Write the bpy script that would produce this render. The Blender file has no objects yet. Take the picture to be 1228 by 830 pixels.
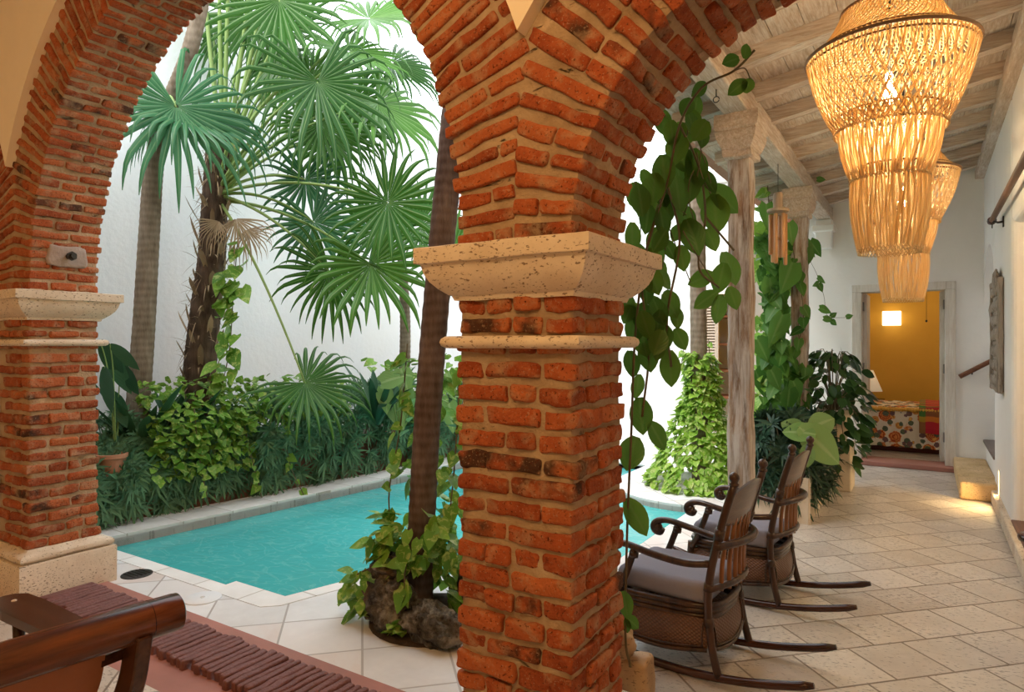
import bpy, math, random
from math import sin, cos, pi, radians, sqrt, atan2
from mathutils import Vector as V, Matrix, noise as NZ
from mathutils.geometry import tessellate_polygon
SC = bpy.context.scene
COL = SC.collection
rnd = random.Random(7)
U = rnd.uniform

# ------------------------------------------------------------------ camera
YAW = radians(32.2); FPX = 790.0; CH = 1.45
FW = V((-sin(YAW), cos(YAW), 0)); RT = V((cos(YAW), sin(YAW), 0)); UP = V((0, 0, 1))
cd = bpy.data.cameras.new('camera'); cam = bpy.data.objects.new('camera', cd); COL.objects.link(cam)
cam.location = (0, 0, CH); cam.rotation_euler = (pi/2, 0, YAW)
cd.sensor_width = 36; cd.lens = FPX/1228*36; cd.shift_y = -3/1228; cd.clip_start = .05
SC.camera = cam

def at(px, py, d):
    "photo pixel + distance along the view axis -> point in the place"
    return V((0, 0, CH)) + FW*d + RT*(d*(px-614)/FPX) + UP*(d*(412-py)/FPX)
def atx(px, py, X):
    u = (px-614)/FPX; return at(px, py, X/(FW.x+u*RT.x))
def aty(px, py, Y):
    u = (px-614)/FPX; return at(px, py, Y/(FW.y+u*RT.y))
def atz(px, py, Z=0.0):
    return at(px, py, (CH-Z)*FPX/(py-412))

# ------------------------------------------------------------------ mesh builder
class M:
    def __init__(s): s.v = []; s.f = []; s.c = []
    def add(s, vs, fs, c=(.5, .5, 0, 0)):
        b = len(s.v); s.v += [tuple(p) for p in vs]
        s.f += [tuple(b+i for i in f) for f in fs]
        if c and isinstance(c[0], (tuple, list)): s.c += [tuple(x) for x in c]
        else: s.c += [tuple(c)]*len(vs)
    def box(s, a, b, c=(.5, .5, 0, 0)):
        x0, y0, z0 = a; x1, y1, z1 = b
        s.add([(x0,y0,z0),(x1,y0,z0),(x1,y1,z0),(x0,y1,z0),(x0,y0,z1),(x1,y0,z1),(x1,y1,z1),(x0,y1,z1)],
              [(0,3,2,1),(4,5,6,7),(0,1,5,4),(1,2,6,5),(2,3,7,6),(3,0,4,7)], c)
    def rbox(s, ctr, ax, h, r, seg=(4, 3, 2), nz=0.0, c=None, nsc=14.0):
        "rounded, slightly lumpy block: centre, 3 unit axes, half sizes, edge radius"
        ctr = V(ctr); ax = [V(a) for a in ax]; r = min(r, *(k*.95 for k in h))
        c = c or (U(0, 1), U(0, 1), 0, 0)
        def stops(hk, n):
            inn = [-1+2*i/n for i in range(n+1)]
            return [-hk, -(hk-r*.6)] + [t*(hk-r) for t in inn] + [hk-r*.6, hk]
        S = [stops(h[k], seg[k]) for k in range(3)]
        idx = {}; vs = []; fs = []
        n = [len(q) for q in S]
        def vid(i, j, k):
            key = (i, j, k)
            if key not in idx:
                p = V((S[0][i], S[1][j], S[2][k]))
                q = V([max(-(h[m]-r), min(h[m]-r, p[m])) for m in range(3)])
                d = p-q
                if d.length > 1e-7: p = q + d.normalized()*r
                w = ctr + ax[0]*p.x + ax[1]*p.y + ax[2]*p.z
                if nz: w = w + NZ.noise_vector(w*nsc)*nz + NZ.noise_vector(w*nsc*3.3)*(nz*.45)
                idx[key] = len(vs); vs.append(w)
            return idx[key]
        for (a, b, d) in ((0,1,2),(1,2,0),(2,0,1)):
            for side in (0, n[d]-1):
                for i in range(n[a]-1):
                    for j in range(n[b]-1):
                        q = []
                        for (ii, jj) in ((i,j),(i+1,j),(i+1,j+1),(i,j+1)):
                            t = [0,0,0]; t[a] = ii; t[b] = jj; t[d] = side; q.append(vid(*t))
                        fs.append(q if side else q[::-1])
        s.add(vs, fs, c)
    def tube(s, pts, r, n=6, c=(.5, .5, 0, 0), caps=True):
        pts = [V(p) for p in pts]; m = len(pts)
        if not isinstance(r, (list, tuple)): r = [r]*m
        T = [(pts[min(i+1, m-1)]-pts[max(i-1, 0)]).normalized() for i in range(m)]
        a = V((0,0,1)) if abs(T[0].z) < .9 else V((1,0,0))
        nn = (a - T[0]*a.dot(T[0])).normalized()
        vs = []; fs = []; cs = []
        for i in range(m):
            nn = nn - T[i]*nn.dot(T[i])
            nn = nn.normalized() if nn.length > 1e-6 else T[i].orthogonal().normalized()
            bb = T[i].cross(nn)
            for k in range(n):
                t = 2*pi*k/n
                vs.append(pts[i] + (nn*cos(t)+bb*sin(t))*r[i]); cs.append((c[0], c[1], i/max(1, m-1), k/n))
        for i in range(m-1):
            for k in range(n):
                k2 = (k+1) % n
                fs.append((i*n+k, i*n+k2, (i+1)*n+k2, (i+1)*n+k))
        if caps:
            fs.append(tuple(range(n))[::-1]); fs.append(tuple((m-1)*n+k for k in range(n)))
        s.add(vs, fs, cs)
    def lathe(s, prof, ctr=(0,0,0), n=32, c=(.5,.5,0,0), closed=False):
        ctr = V(ctr); vs = []; fs = []
        for (r, z) in prof:
            for k in range(n):
                t = 2*pi*k/n; vs.append(ctr+V((r*cos(t), r*sin(t), z)))
        m = len(prof)
        for i in range(m if closed else m-1):
            j = (i+1) % m
            for k in range(n):
                k2 = (k+1) % n; fs.append((i*n+k, i*n+k2, j*n+k2, j*n+k))
        s.add(vs, fs, c)
    def rectsweep(s, x0, x1, y0, y1, prof, sub=1, nz=0.0, c=(.5,.5,0,0)):
        "moulding around a rectangle; prof = (outward offset, z) from bottom to top"
        vs = []; fs = []; ring = 0
        for (o, z) in prof:
            cn = [(x0-o, y0-o), (x1+o, y0-o), (x1+o, y1+o), (x0-o, y1+o)]
            ring = 0
            for e in range(4):
                a, b = cn[e], cn[(e+1) % 4]
                for q in range(sub):
                    t = q/sub
                    p = V((a[0]+(b[0]-a[0])*t, a[1]+(b[1]-a[1])*t, z))
                    if nz: p = p + NZ.noise_vector(p*9)*nz
                    vs.append(p); ring += 1
        for i in range(len(prof)-1):
            for k in range(ring):
                k2 = (k+1) % ring
                fs.append((i*ring+k, i*ring+k2, (i+1)*ring+k2, (i+1)*ring+k))
        fs.append(tuple(range(ring))[::-1]); fs.append(tuple((len(prof)-1)*ring+k for k in range(ring)))
        s.add(vs, fs, c)
    def extrude(s, outline, to3, depthvec, holes=(), c=(.5,.5,0,0)):
        "2D outline (+holes) -> prism.  to3 maps (a,b) to a point"
        loops = [list(outline)] + [list(h) for h in holes]
        flat = [p for l in loops for p in l]
        tri = tessellate_polygon([[V((p[0], p[1], 0)) for p in l] for l in loops])
        n = len(flat); D = V(depthvec)
        vs = [V(to3(p)) for p in flat] + [V(to3(p))+D for p in flat]
        fs = [tuple(t) for t in tri] + [tuple(i+n for i in t)[::-1] for t in tri]
        b = 0
        for l in loops:
            for i in range(len(l)):
                j = (i+1) % len(l); fs.append((b+i, b+j, b+j+n, b+i+n))
            b += len(l)
        s.add(vs, fs, c)
    def rock(s, ctr, rad, seed=0, nu=22, nv=14, amp=.28, fr=1.0):
        ctr = V(ctr); vs = []; fs = []; o = V((seed*3.7, seed*1.3, seed*5.1))
        for j in range(nv+1):
            ph = pi*j/nv
            for i in range(nu):
                th = 2*pi*i/nu
                d = V((sin(ph)*cos(th), sin(ph)*sin(th), cos(ph)))
                k = 1 + amp*NZ.noise(d*1.6*fr+o) + amp*.6*NZ.noise(d*3.7*fr+o) + amp*.35*NZ.noise(d*8*fr+o)
                vs.append(ctr+V((d.x*rad[0], d.y*rad[1], d.z*rad[2]))*k)
        for j in range(nv):
            for i in range(nu):
                i2 = (i+1) % nu; fs.append((j*nu+i, (j+1)*nu+i, (j+1)*nu+i2, j*nu+i2))
        s.add(vs, fs, (U(0,1), U(0,1), 0, 0))
    def leaf(s, base, d, n, L, W, shape='oval', droop=.2, fold=.12, seg=5, wave=0.0):
        base = V(base); d = V(d).normalized(); n = V(n)
        n = n - d*n.dot(d); n = n.normalized() if n.length > 1e-4 else d.orthogonal().normalized()
        sd = d.cross(n); r1, r2 = U(0,1), U(0,1)
        vs = []; fs = []; cs = []
        for i in range(seg+1):
            t = i/seg
            if shape == 'oval': w = sin(pi*min(1, t*.94+.06))**.75
            elif shape == 'heart': w = (0.55, .98, 1, .86, .62, .34, 0)[min(6, round(t*6))] if seg == 6 else max(0, (1-t)**.8*1.55*min(1, .45+t*3.2))
            elif shape == 'lance': w = sin(pi*(t*.9+.1)**.8)
            elif shape == 'strap': w = min(1, .55+t*1.2)*min(1, (1-t)*3.2)**.7
            else: w = 1-t
            if i == seg: w = .02
            w *= W*.5
            ctr = base + d*(L*t) + V((0,0,-1))*(droop*L*t*t)
            back = d*(-.16*W if (shape == 'heart' and i == 0) else 0)
            wv = n*(wave*W*sin(t*9+r1*6))
            vs += [ctr+back - sd*w + n*(fold*w*2)+wv, ctr, ctr+back + sd*w + n*(fold*w*2)-wv]
            cs += [(r1, r2, t, 0), (r1, r2, t, .5), (r1, r2, t, 1)]
        for i in range(seg):
            b = i*3
            fs += [(b, b+1, b+4, b+3), (b+1, b+2, b+5, b+4)]
        s.add(vs, fs, cs)
    def fan(s, hub, axis, n, R, nseg=30, spread=300, droop=.35, fuse=.45, cone=.15, tipg=1.0):
        hub = V(hub); axis = V(axis).normalized(); n = V(n); n = (n-axis*n.dot(axis)).normalized()
        sd = axis.cross(n); da = radians(spread)/nseg
        r1 = U(0, 1)
        st = [.02, .16, .3, .44, .56, .68, .79, .9, 1.0]
        for k in range(nseg):
            th = -radians(spread)/2 + da*(k+.5+U(-.12, .12))
            ln = R*(.80+.20*cos(th*.5))*U(.84, 1.08)
            d0 = axis*cos(th) + sd*sin(th) + n*cone
            d0 = d0.normalized(); tw = (-axis*sin(th)+sd*cos(th)).normalized()
            p = hub.copy(); prev = 0; dd = d0.copy(); vs = []; cs = []; r2 = U(0, 1); g = droop*U(.7, 1.7); kink = U(.50, .72)
            for i, q in enumerate(st):
                p = p + dd*(ln*(q-prev)); prev = q
                k1 = .10*max(0, q-.2) + (1.05 if q > kink else .05)*min(1, max(0, q-.3))
                dd = (dd + V((0,0,-1))*g*k1*tipg).normalized()
                hw = tw*((q if q < fuse else fuse*max(0.02, (1-(q-fuse)/(1-fuse)))**.62)*ln*math.tan(da/2)*1.0)
                nn = tw.cross(dd).normalized()
                if nn.dot(n) < 0: nn = -nn
                lift = nn*(.42*hw.length)
                vs += [p-hw-lift, p+lift, p+hw-lift]; cs += [(r1, r2, q, 0), (r1, r2, q, .5), (r1, r2, q, 1)]
            fs = []
            for i in range(len(st)-1):
                b = i*3; fs += [(b, b+1, b+4, b+3), (b+1, b+2, b+5, b+4)]
            s.add(vs, fs, cs)
    def build(s, name, mat, parent=None, smooth=True, local=False, kind=None):
        me = bpy.data.meshes.new(name)
        o = bpy.data.objects.new(name, me); COL.objects.link(o)
        off = V((0,0,0))
        if parent is not None:
            o.parent = parent
            if not local:
                q = parent
                while q is not None: off = off + V(q.location); q = q.parent
        me.from_pydata([(p[0]-off.x, p[1]-off.y, p[2]-off.z) for p in s.v], [], s.f)
        a = me.color_attributes.new('tint', 'FLOAT_COLOR', 'POINT')
        a.data.foreach_set('color', [x for c in s.c for x in c])
        if smooth: me.polygons.foreach_set('use_smooth', [True]*len(me.polygons))
        me.materials.append(mat); me.update()
        if kind: o['kind'] = kind
        return o

def sharp(o, ang=35):
    "soft shading with crisp edges above an angle"
    me = o.data; me.polygons.foreach_set('use_smooth', [True]*len(me.polygons))
    me.set_sharp_from_angle(angle=radians(ang)); return o
def bevel(o, w=.006, seg=2):
    b = o.modifiers.new('bevel', 'BEVEL'); b.width = w; b.segments = seg; b.limit_method = 'ANGLE'; b.angle_limit = radians(40); b.harden_normals = False
    return o
def thing(name, label, cat, loc=(0,0,0), rz=0, group=None):
    o = bpy.data.objects.new(name, None); COL.objects.link(o); o.empty_display_size = .1
    o.location = loc; o.rotation_euler = (0, 0, rz); o['label'] = label; o['category'] = cat
    if group: o['group'] = group
    return o
def tag(o, label, cat, group=None, kind=None):
    o['label'] = label; o['category'] = cat
    if group: o['group'] = group
    if kind: o['kind'] = kind
    return o
def dup(root, loc, rz, label):
    r = root.copy(); COL.objects.link(r); r.location = loc; r.rotation_euler = (0, 0, rz); r['label'] = label
    for ch in list(root.children):
        c = ch.copy(); COL.objects.link(c); c.parent = r
        for g in list(ch.children):
            e = g.copy(); COL.objects.link(e); e.parent = c
    return r
def bez(a, b, c, n=10):
    a, b, c = V(a), V(b), V(c)
    return [a*(1-t)**2 + b*(2*t*(1-t)) + c*t*t for t in [i/n for i in range(n+1)]]
def spline(P, n=6):
    "Catmull-Rom through the points"
    P = [V(p) for p in P]; Q = [P[0]*2-P[1]] + P + [P[-1]*2-P[-2]]; out = []
    for i in range(1, len(Q)-2):
        for k in range(n):
            t = k/n; a, b, c, d = Q[i-1], Q[i], Q[i+1], Q[i+2]
            out.append(.5*((2*b)+(c-a)*t+(2*a-5*b+4*c-d)*t*t+(3*b-a-3*c+d)*t**3))
    out.append(P[-1]); return out

# ------------------------------------------------------------------ materials
class NTW:
    def __init__(s, name):
        s.m = bpy.data.materials.new(name); s.m.use_nodes = True; s.t = s.m.node_tree
        s.b = s.t.nodes['Principled BSDF']; s.out = s.t.nodes['Material Output']
    def n(s, ty, props=None, **ins):
        x = s.t.nodes.new(ty)
        for k, v in (props or {}).items(): setattr(x, k, v)
        for k, v in ins.items():
            k = k.replace('_', ' ')
            s.put(x.inputs[k], v)
        return x
    def put(s, sock, v):
        if isinstance(v, bpy.types.NodeSocket): s.t.links.new(v, sock)
        else:
            if hasattr(sock.default_value, '__len__') and not isinstance(v, (int, float)) and len(v) == 3 and len(sock.default_value) == 4: v = (*v, 1)
            sock.default_value = v
    def obj(s): return s.n('ShaderNodeTexCoord').outputs['Object']
    def tint(s): return s.n('ShaderNodeAttribute', {'attribute_name': 'tint'})
    def map(s, vec, scale=(1,1,1), rot=(0,0,0), loc=(0,0,0)):
        return s.n('ShaderNodeMapping', None, Vector=vec, Scale=scale, Rotation=rot, Location=loc).outputs[0]
    def noise(s, vec, scale, detail=4, rough=.55, dist=0.0):
        return s.n('ShaderNodeTexNoise', None, Vector=vec, Scale=scale, Detail=detail, Roughness=rough, Distortion=dist).outputs['Fac']
    def voro(s, vec, scale, feature='F1', out='Distance', rand=1.0):
        return s.n('ShaderNodeTexVoronoi', {'feature': feature}, Vector=vec, Scale=scale, Randomness=rand).outputs[out]
    def ramp(s, fac, stops, interp='LINEAR'):
        x = s.n('ShaderNodeValToRGB'); e = x.color_ramp; e.interpolation = interp
        while len(e.elements) < len(stops): e.elements.new(.5)
        for el, (p, c) in zip(e.elements, stops):
            el.position = p; el.color = (*c, 1) if not isinstance(c, (int, float)) else (c, c, c, 1)
        s.put(x.inputs[0], fac); return x.outputs[0]
    def mix(s, fac, a, b, mode='MIX'):
        x = s.n('ShaderNodeMix', {'data_type': 'RGBA', 'blend_type': mode})
        s.put(x.inputs[0], fac); s.put(x.inputs[6], a); s.put(x.inputs[7], b); return x.outputs[2]
    def math(s, op, a, b=0.0, clamp=False):
        x = s.n('ShaderNodeMath', {'operation': op, 'use_clamp': clamp}); s.put(x.inputs[0], a); s.put(x.inputs[1], b); return x.outputs[0]
    def sep(s, vec):
        x = s.n('ShaderNodeSeparateXYZ'); s.put(x.inputs[0], vec); return x.outputs
    def bump(s, h, strength=.4, dist=.01, normal=None):
        x = s.n('ShaderNodeBump', None, Height=h, Strength=strength, Distance=dist)
        if normal: s.put(x.inputs['Normal'], normal)
        return x.outputs[0]
    def set(s, col=None, rough=None, normal=None, **kw):
        if col is not None: s.put(s.b.inputs['Base Color'], col)
        if rough is not None: s.put(s.b.inputs['Roughness'], rough)
        if normal is not None: s.put(s.b.inputs['Normal'], normal)
        for k, v in kw.items(): s.put(s.b.inputs[k.replace('_', ' ')], v)
        return s.m

def m_plain(name, col, rough=.6, bump=0.0, bs=40, var=.08, **kw):
    w = NTW(name); p = w.obj(); f = w.noise(p, bs*.3, 4)
    c = w.mix(f, tuple(x*(1-var) for x in col), tuple(min(1, x*(1+var)) for x in col))
    nrm = w.bump(w.noise(p, bs, 5), bump, .01) if bump else None
    return w.set(c, rough, nrm, **kw)

def m_brick(name, lo, mid, hi, mortar, smear=.5, dark=.5):
    w = NTW(name); p = w.obj(); t = w.tint(); s = w.n('ShaderNodeSeparateColor'); w.put(s.inputs[0], t.outputs['Color'])
    base = w.ramp(s.outputs[0], [(0, lo), (.45, mid), (1, hi)])
    n1 = w.noise(p, 22, 6, .65); base = w.mix(w.math('MULTIPLY', n1, .8), base, w.ramp(n1, [(.3, tuple(x*.45 for x in lo)), (.7, hi)]))
    # burnt dark patch on some bricks
    dk = w.math('MULTIPLY', w.ramp(s.outputs[1], [(.80, 0.0), (.86, 1.0)]), w.ramp(w.noise(p, 9, 3), [(.45, 0.0), (.6, 1.0)]))
    base = w.mix(w.math('MULTIPLY', dk, dark), base, (.045, .03, .022))
    # mortar wiped over the brick faces
    n2 = w.noise(p, 11, 7, .62, .4); sm = w.ramp(n2, [(.51, 0.0), (.66, 1.0)])
    base = w.mix(w.math('MULTIPLY', sm, smear), base, mortar)
    pit = w.ramp(w.noise(p, 95, 3, .6), [(.30, 0.0), (.42, 1.0)])
    base = w.mix(pit, tuple(x*.35 for x in lo), base)
    h = w.math('ADD', w.math('MULTIPLY', n1, .7), w.math('MULTIPLY', w.noise(p, 70, 6, .7), .5))
    sp = w.ramp(w.noise(p, 130, 2), [(.62, 0.0), (.68, .5)]); base = w.mix(sp, base, mortar)
    return w.set(base, .9, w.bump(h, 1.0, .018), Specular_IOR_Level=.2)

def m_mortar(name, a, b, dark=.6):
    w = NTW(name); p = w.obj(); n1 = w.noise(p, 7, 7, .65)
    c = w.ramp(n1, [(.3, a), (.62, b)])
    n2 = w.noise(p, 3.3, 5, .6); c = w.mix(w.ramp(n2, [(.56, 0.0), (.72, .6)]), c, tuple(x*dark for x in a))
    c = w.mix(w.ramp(w.noise(p, 5.2, 8, .7), [(.62, 0.0), (.68, .8)]), c, tuple(min(1, x*1.25) for x in b))
    ck = w.ramp(w.noise(w.map(p, (6, 6, 14)), 1.6, 6, .7, 1.0), [(.30, .9), (.37, 0.0)]); c = w.mix(ck, c, tuple(x*.16 for x in a)); n1 = w.math('SUBTRACT', n1, w.math('MULTIPLY', ck, .8))
    h = w.math('ADD', n1, w.math('MULTIPLY', w.noise(p, 60, 6, .7), .6))
    return w.set(c, .95, w.bump(h, 1.0, .02), Specular_IOR_Level=.1)

def m_traver(name, a, b, pit=(.20, .13, .08), stretch=(1, 1, 2.2), pitk=.5):
    w = NTW(name); p = w.obj(); n1 = w.noise(p, 5, 6, .6)
    c = w.ramp(n1, [(.3, a), (.68, b)])
    q = w.map(p, stretch)
    v = w.noise(q, 62, 2, .5); big = w.noise(p, 4.5, 3)
    pm = w.ramp(w.math('ADD', v, w.math('MULTIPLY', big, .22)), [(.742, 0.0), (.768, 1.0)])
    fine = w.ramp(w.noise(q, 110, 2), [(.66, 0.0), (.7, .7)])
    pm = w.math('MAXIMUM', pm, fine)
    c = w.mix(w.math('MULTIPLY', pm, .85), c, pit)
    h = w.math('SUBTRACT', w.math('MULTIPLY', w.noise(p, 40, 6), .3), pm)
    return w.set(c, .7, w.bump(h, pitk, .012), Specular_IOR_Level=.25)

def m_tiles(name, size, a, b, grout, rough=.35, rot=45, pits=True, offs=0.0, mort=.006, alt=None):
    w = NTW(name); p = w.obj()
    q = w.map(p, (1/size,)*3, (0, 0, radians(rot)))
    br = w.n('ShaderNodeTexBrick', {'offset': offs, 'offset_frequency': 2}, Vector=q, Color1=(0,0,0), Color2=(1,1,1), Mortar=(.5,.5,.5), Scale=1.0, Mortar_Size=mort/size, Mortar_Smooth=.2, Bias=0.0, Brick_Width=1.0, Row_Height=1.0)
    n1 = w.noise(w.map(p, (1, 1, 1), (0, 0, .4)), 3.2, 7, .62, .5); n2 = w.noise(p, 17, 5, .6)
    g = w.n('ShaderNodeSeparateColor'); w.put(g.inputs[0], br.outputs['Color'])
    k = w.math('ADD', w.math('MULTIPLY', n1, .55), w.math('ADD', w.math('MULTIPLY', g.outputs[0], .28), w.math('MULTIPLY', n2, .2)))
    c = w.ramp(k, [(.25, a), (.72, b)])
    if alt: c = w.mix(w.math('MULTIPLY', w.ramp(g.outputs[0], [(.55, 0.0), (.8, 1.0)]), w.ramp(n1, [(.35, .2), (.6, .8)])), c, alt)
    pm = None
    if pits:
        qq = w.map(p, (1, 2.6, 1), (0, 0, radians(rot)))
        v = w.noise(qq, 34, 4, .6); pm = w.ramp(w.math('ADD', v, w.math('MULTIPLY', n1, .25)), [(.70, 0.0), (.75, 1.0)])
        c = w.mix(w.math('MULTIPLY', pm, .65), c, tuple(x*.35 for x in a))
    c = w.mix(br.outputs['Fac'], c, grout)
    h = w.math('SUBTRACT', w.math('MULTIPLY', n2, .12), br.outputs['Fac'])
    if pm: h = w.math('SUBTRACT', h, w.math('MULTIPLY', pm, .5))
    rr = w.math('ADD', rough, w.math('MULTIPLY', n2, .22))
    return w.set(c, rr, w.bump(h, .35, .006), Specular_IOR_Level=.4)

def m_wood(name, a, b, rough=.4, axis=0, scale=1.0, coat=0.0, white=None, wamt=.5, bump=.25):
    w = NTW(name); p = w.obj(); st = [9, 9, 9]; st[axis] = .7
    q = w.map(p, tuple(x*scale for x in st)); n1 = w.noise(q, 2.2, 7, .62, .6)
    c = w.ramp(n1, [(.32, a), (.68, b)])
    h = n1
    if white:
        st2 = [16, 16, 16]; st2[axis] = 1.6
        n2 = w.noise(w.map(p, tuple(x*scale for x in st2)), 1.6, 8, .72, .4); n3 = w.noise(p, 2.0, 4)
        f = w.ramp(w.math('ADD', w.math('MULTIPLY', n2, .7), w.math('MULTIPLY', n3, .3)), [(.5-wamt*.22, 1.0), (.62-wamt*.1, 0.0)])
        c = w.mix(f, c, white); h = w.math('ADD', n1, n2)
    return w.set(c, rough, w.bump(h, bump, .006), Coat_Weight=coat, Coat_Roughness=.12, Specular_IOR_Level=.3)

def m_leaf(name, lo, hi, under=None, rough=.38, trans=.3, vein=None, vari=None, rib=False):
    w = NTW(name); t = w.tint(); s = w.n('ShaderNodeSeparateColor'); w.put(s.inputs[0], t.outputs['Color'])
    c = w.ramp(s.outputs[0], [(0, lo), (1, hi)])
    c = w.mix(w.math('MULTIPLY', s.outputs[1], .35), c, tuple(x*.6 for x in lo))
    al = t.outputs['Alpha']; mid = w.math('ABSOLUTE', w.math('SUBTRACT', al, .5))
    if vari:
        p = w.obj(); f = w.ramp(w.noise(p, 26, 3, .6, .8), [(.52, 0.0), (.62, 1.0)])
        c = w.mix(w.math('MULTIPLY', f, .8), c, vari)
    if vein:
        f = w.ramp(mid, [(.03, 1.0), (.09, 0.0)]); c = w.mix(w.math('MULTIPLY', f, .4), c, vein)
    w.set(c, rough, None, Specular_IOR_Level=.2)
    h = w.math('SINE', w.math('MULTIPLY', w.math('ADD', s.outputs[2], mid), 40.0))
    w.put(w.b.inputs['Normal'], w.bump(h, .12, .004))
    tr = w.n('ShaderNodeBsdfTranslucent'); w.put(tr.inputs[0], w.mix(.5, c, tuple(min(1, x*1.15) for x in hi)))
    mx = w.n('ShaderNodeMixShader'); w.put(mx.inputs[0], trans); w.t.links.new(w.b.outputs[0], mx.inputs[1]); w.t.links.new(tr.outputs[0], mx.inputs[2])
    w.t.links.new(mx.outputs[0], w.out.inputs[0]); return w.m

def m_emit(name, col, st):
    w = NTW(name); return w.set(col, .5, None, Emission_Color=col, Emission_Strength=st)
# ------------------------------------------------------------------ materials of this place
BR_IN = m_brick('brick_warm', (.27, .052, .020), (.45, .100, .034), (.58, .18, .068), (.46, .32, .20), .6, .9)
BR_OUT = BR_IN
MORT = m_mortar('lime_mortar', (.40, .27, .16), (.56, .42, .28))
TRAV = m_traver('travertine_block', (.62, .50, .37), (.78, .68, .55))
PLASTER = m_plain('cream_plaster', (.84, .74, .58), .9, .15, 30, .04)
WHITE = m_plain('white_plaster', (.86, .85, .83), .9, .25, 22, .03)
TILE_DECK = m_tiles('travertine_deck', .40, (.56, .55, .55), (.80, .80, .81), (.40, .37, .35), .42, 45, False, 0.0, .006, (.60, .50, .46))
TILE_COR = m_tiles('travertine_floor', .30, (.42, .36, .31), (.68, .62, .555), (.23, .18, .14), .22, -45, True, .5)
TILE_COP = m_tiles('travertine_coping', .42, (.60, .58, .56), (.82, .81, .80), (.48, .44, .4), .5, 1.5, False)
PINK = m_plain('pink_cement', (.36, .155, .125), .55, .3, 9, .4)
THRESH = m_plain('threshold_brick', (.17, .066, .060), .6, .8, 60, .4)
WOODW = m_wood('whitewashed_wood', (.38, .29, .22), (.58, .48, .39), .8, 0, 2.6, 0, (.74, .71, .67), 1.05, .5)
WOODY = m_wood('whitewashed_beam', (.38, .29, .21), (.58, .47, .38), .8, 1, 2.6, 0, (.74, .71, .67), 1.0, .5)
WOODP = m_wood('weathered_post', (.11, .065, .04), (.40, .265, .175), .9, 2, 1.1, 0, (.56, .52, .48), .42, 1.0)
DARK = m_wood('dark_polished_wood', (.020, .007, .005), (.075, .026, .014), .25, 0, 1.0, .25, bump=.05)
DARKY = m_wood('dark_polished_wood_long', (.030, .009, .005), (.15, .042, .016), .24, 1, 1.0, .25, bump=.05)
BROWN = m_wood('brown_wood', (.10, .035, .02), (.22, .085, .045), .4, 1, 1.0, .1)
RATTAN = m_wood('rattan_cane', (.020, .009, .005), (.080, .035, .017), .3, 2, 1.6, .3, bump=.15)
OCHRE = m_plain('ochre_wall', (.66, .36, .045), .9, .1, 20, .06)
TERRA = m_plain('terracotta', (.46, .20, .11), .85, .3, 40, .2)
PALEPOT = m_plain('pale_stone_pot', (.62, .52, .40), .85, .4, 40, .15)
SOIL = m_plain('soil', (.045, .03, .02), 1, 1, 50, .4)
METAL = m_plain('dark_iron', (.05, .045, .04), .5, 0, 20, .1, Metallic=.7)
GREYMET = m_plain('hinge_metal', (.20, .19, .18), .5, 0, 20, .1, Metallic=.5)

def stained_wall():
    w = NTW('courtyard_plaster'); p = w.obj(); z = w.sep(p)[2]
    n = w.noise(p, 3.2, 8, .72)
    low = w.math('SUBTRACT', 1.0, w.math('MULTIPLY', w.math('SUBTRACT', z, .5), .75), True)
    f = w.ramp(w.math('ADD', w.math('MULTIPLY', n, .8), w.math('MULTIPLY', low, .22)), [(.66, 0.0), (.80, 1.0)])
    c = w.mix(w.math('MULTIPLY', f, .35), w.ramp(w.noise(p, 1.1, 4), [(.3, (.88, .89, .91)), (.7, (.92, .92, .92))]), (.40, .37, .30))
    return w.set(c, .92, w.bump(w.noise(p, 18, 6), .3, .02))
COURT = stained_wall()

# ------------------------------------------------------------------ dimensions read off the photo (metres, eye height 1.45)
AY0, AY1 = 1.68, 2.062            # arcade front / back
PXL, PXR = -1.269, -.853          # middle pillar
LX0, LX1 = -4.69, -4.27           # left pillar
RX = .54                          # passage side wall
SPR = 1.75                        # arch springing
LC, LR = (PXL+LX1)/2, (PXL-LX1)/2
RC, RR = (RX+PXR)/2, (RX-PXR)/2
NC = LX0-LR
CTOP = 3.72

def struct(name, mb, mat, smooth=False, parent=None):
    o = mb.build(name, mat, parent, smooth)
    if parent is None: o['kind'] = 'structure'
    return o

# ------------------------------------------------------------------ brick pillars
def pillar_bricks(mb, x0, x1, y0, y1, z0, z1, pitch, faces='FBLR'):
    z = z0; i = 0
    while z < z1-.02:
        h = min(pitch, z1-z)-U(.013, .025); zc = z+pitch*.5
        own = i % 2
        for fc in faces:
            if fc in 'FB':
                a, b = (x0, x1) if own == 0 else (x0+.105, x1-.105)
            else:
                a, b = (y0, y1) if own == 1 else (y0+.105, y1-.105)
            t = a
            while t < b-.03:
                ln = rnd.choice((.105, .15, .19, .2, .22)) * U(.92, 1.06)
                if t == a and (own == 0) == (fc in 'FB') : ln = U(.17, .23)
                if b-t-ln < .07: ln = b-t
                g = U(.010, .018); hl = (ln-g)/2; tc = t+ln/2; o = U(-.006, .005); dp = .052
                hh = h/2*U(.9, 1.02); zz = zc+U(-.003, .003)
                if fc == 'F': c = (tc, y0+dp+o, zz); hx = (hl, dp, hh); 
                elif fc == 'B': c = (tc, y1-dp-o, zz); hx = (hl, dp, hh)
                elif fc == 'L': c = (x0+dp+o, tc, zz); hx = (dp, hl, hh)
                else: c = (x1-dp-o, tc, zz); hx = (dp, hl, hh)
                tl = U(-.018, .018)
                ax = (V((cos(tl*.6), sin(tl*.6), tl*.6)), V((-sin(tl*.6), cos(tl*.6), tl*.6)), V((0, 0, 1)))
                mb.rbox(c, ax, hx, U(.007, .013), (5, 5, 3), .0085)
                t += ln
        z += pitch; i += 1

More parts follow.
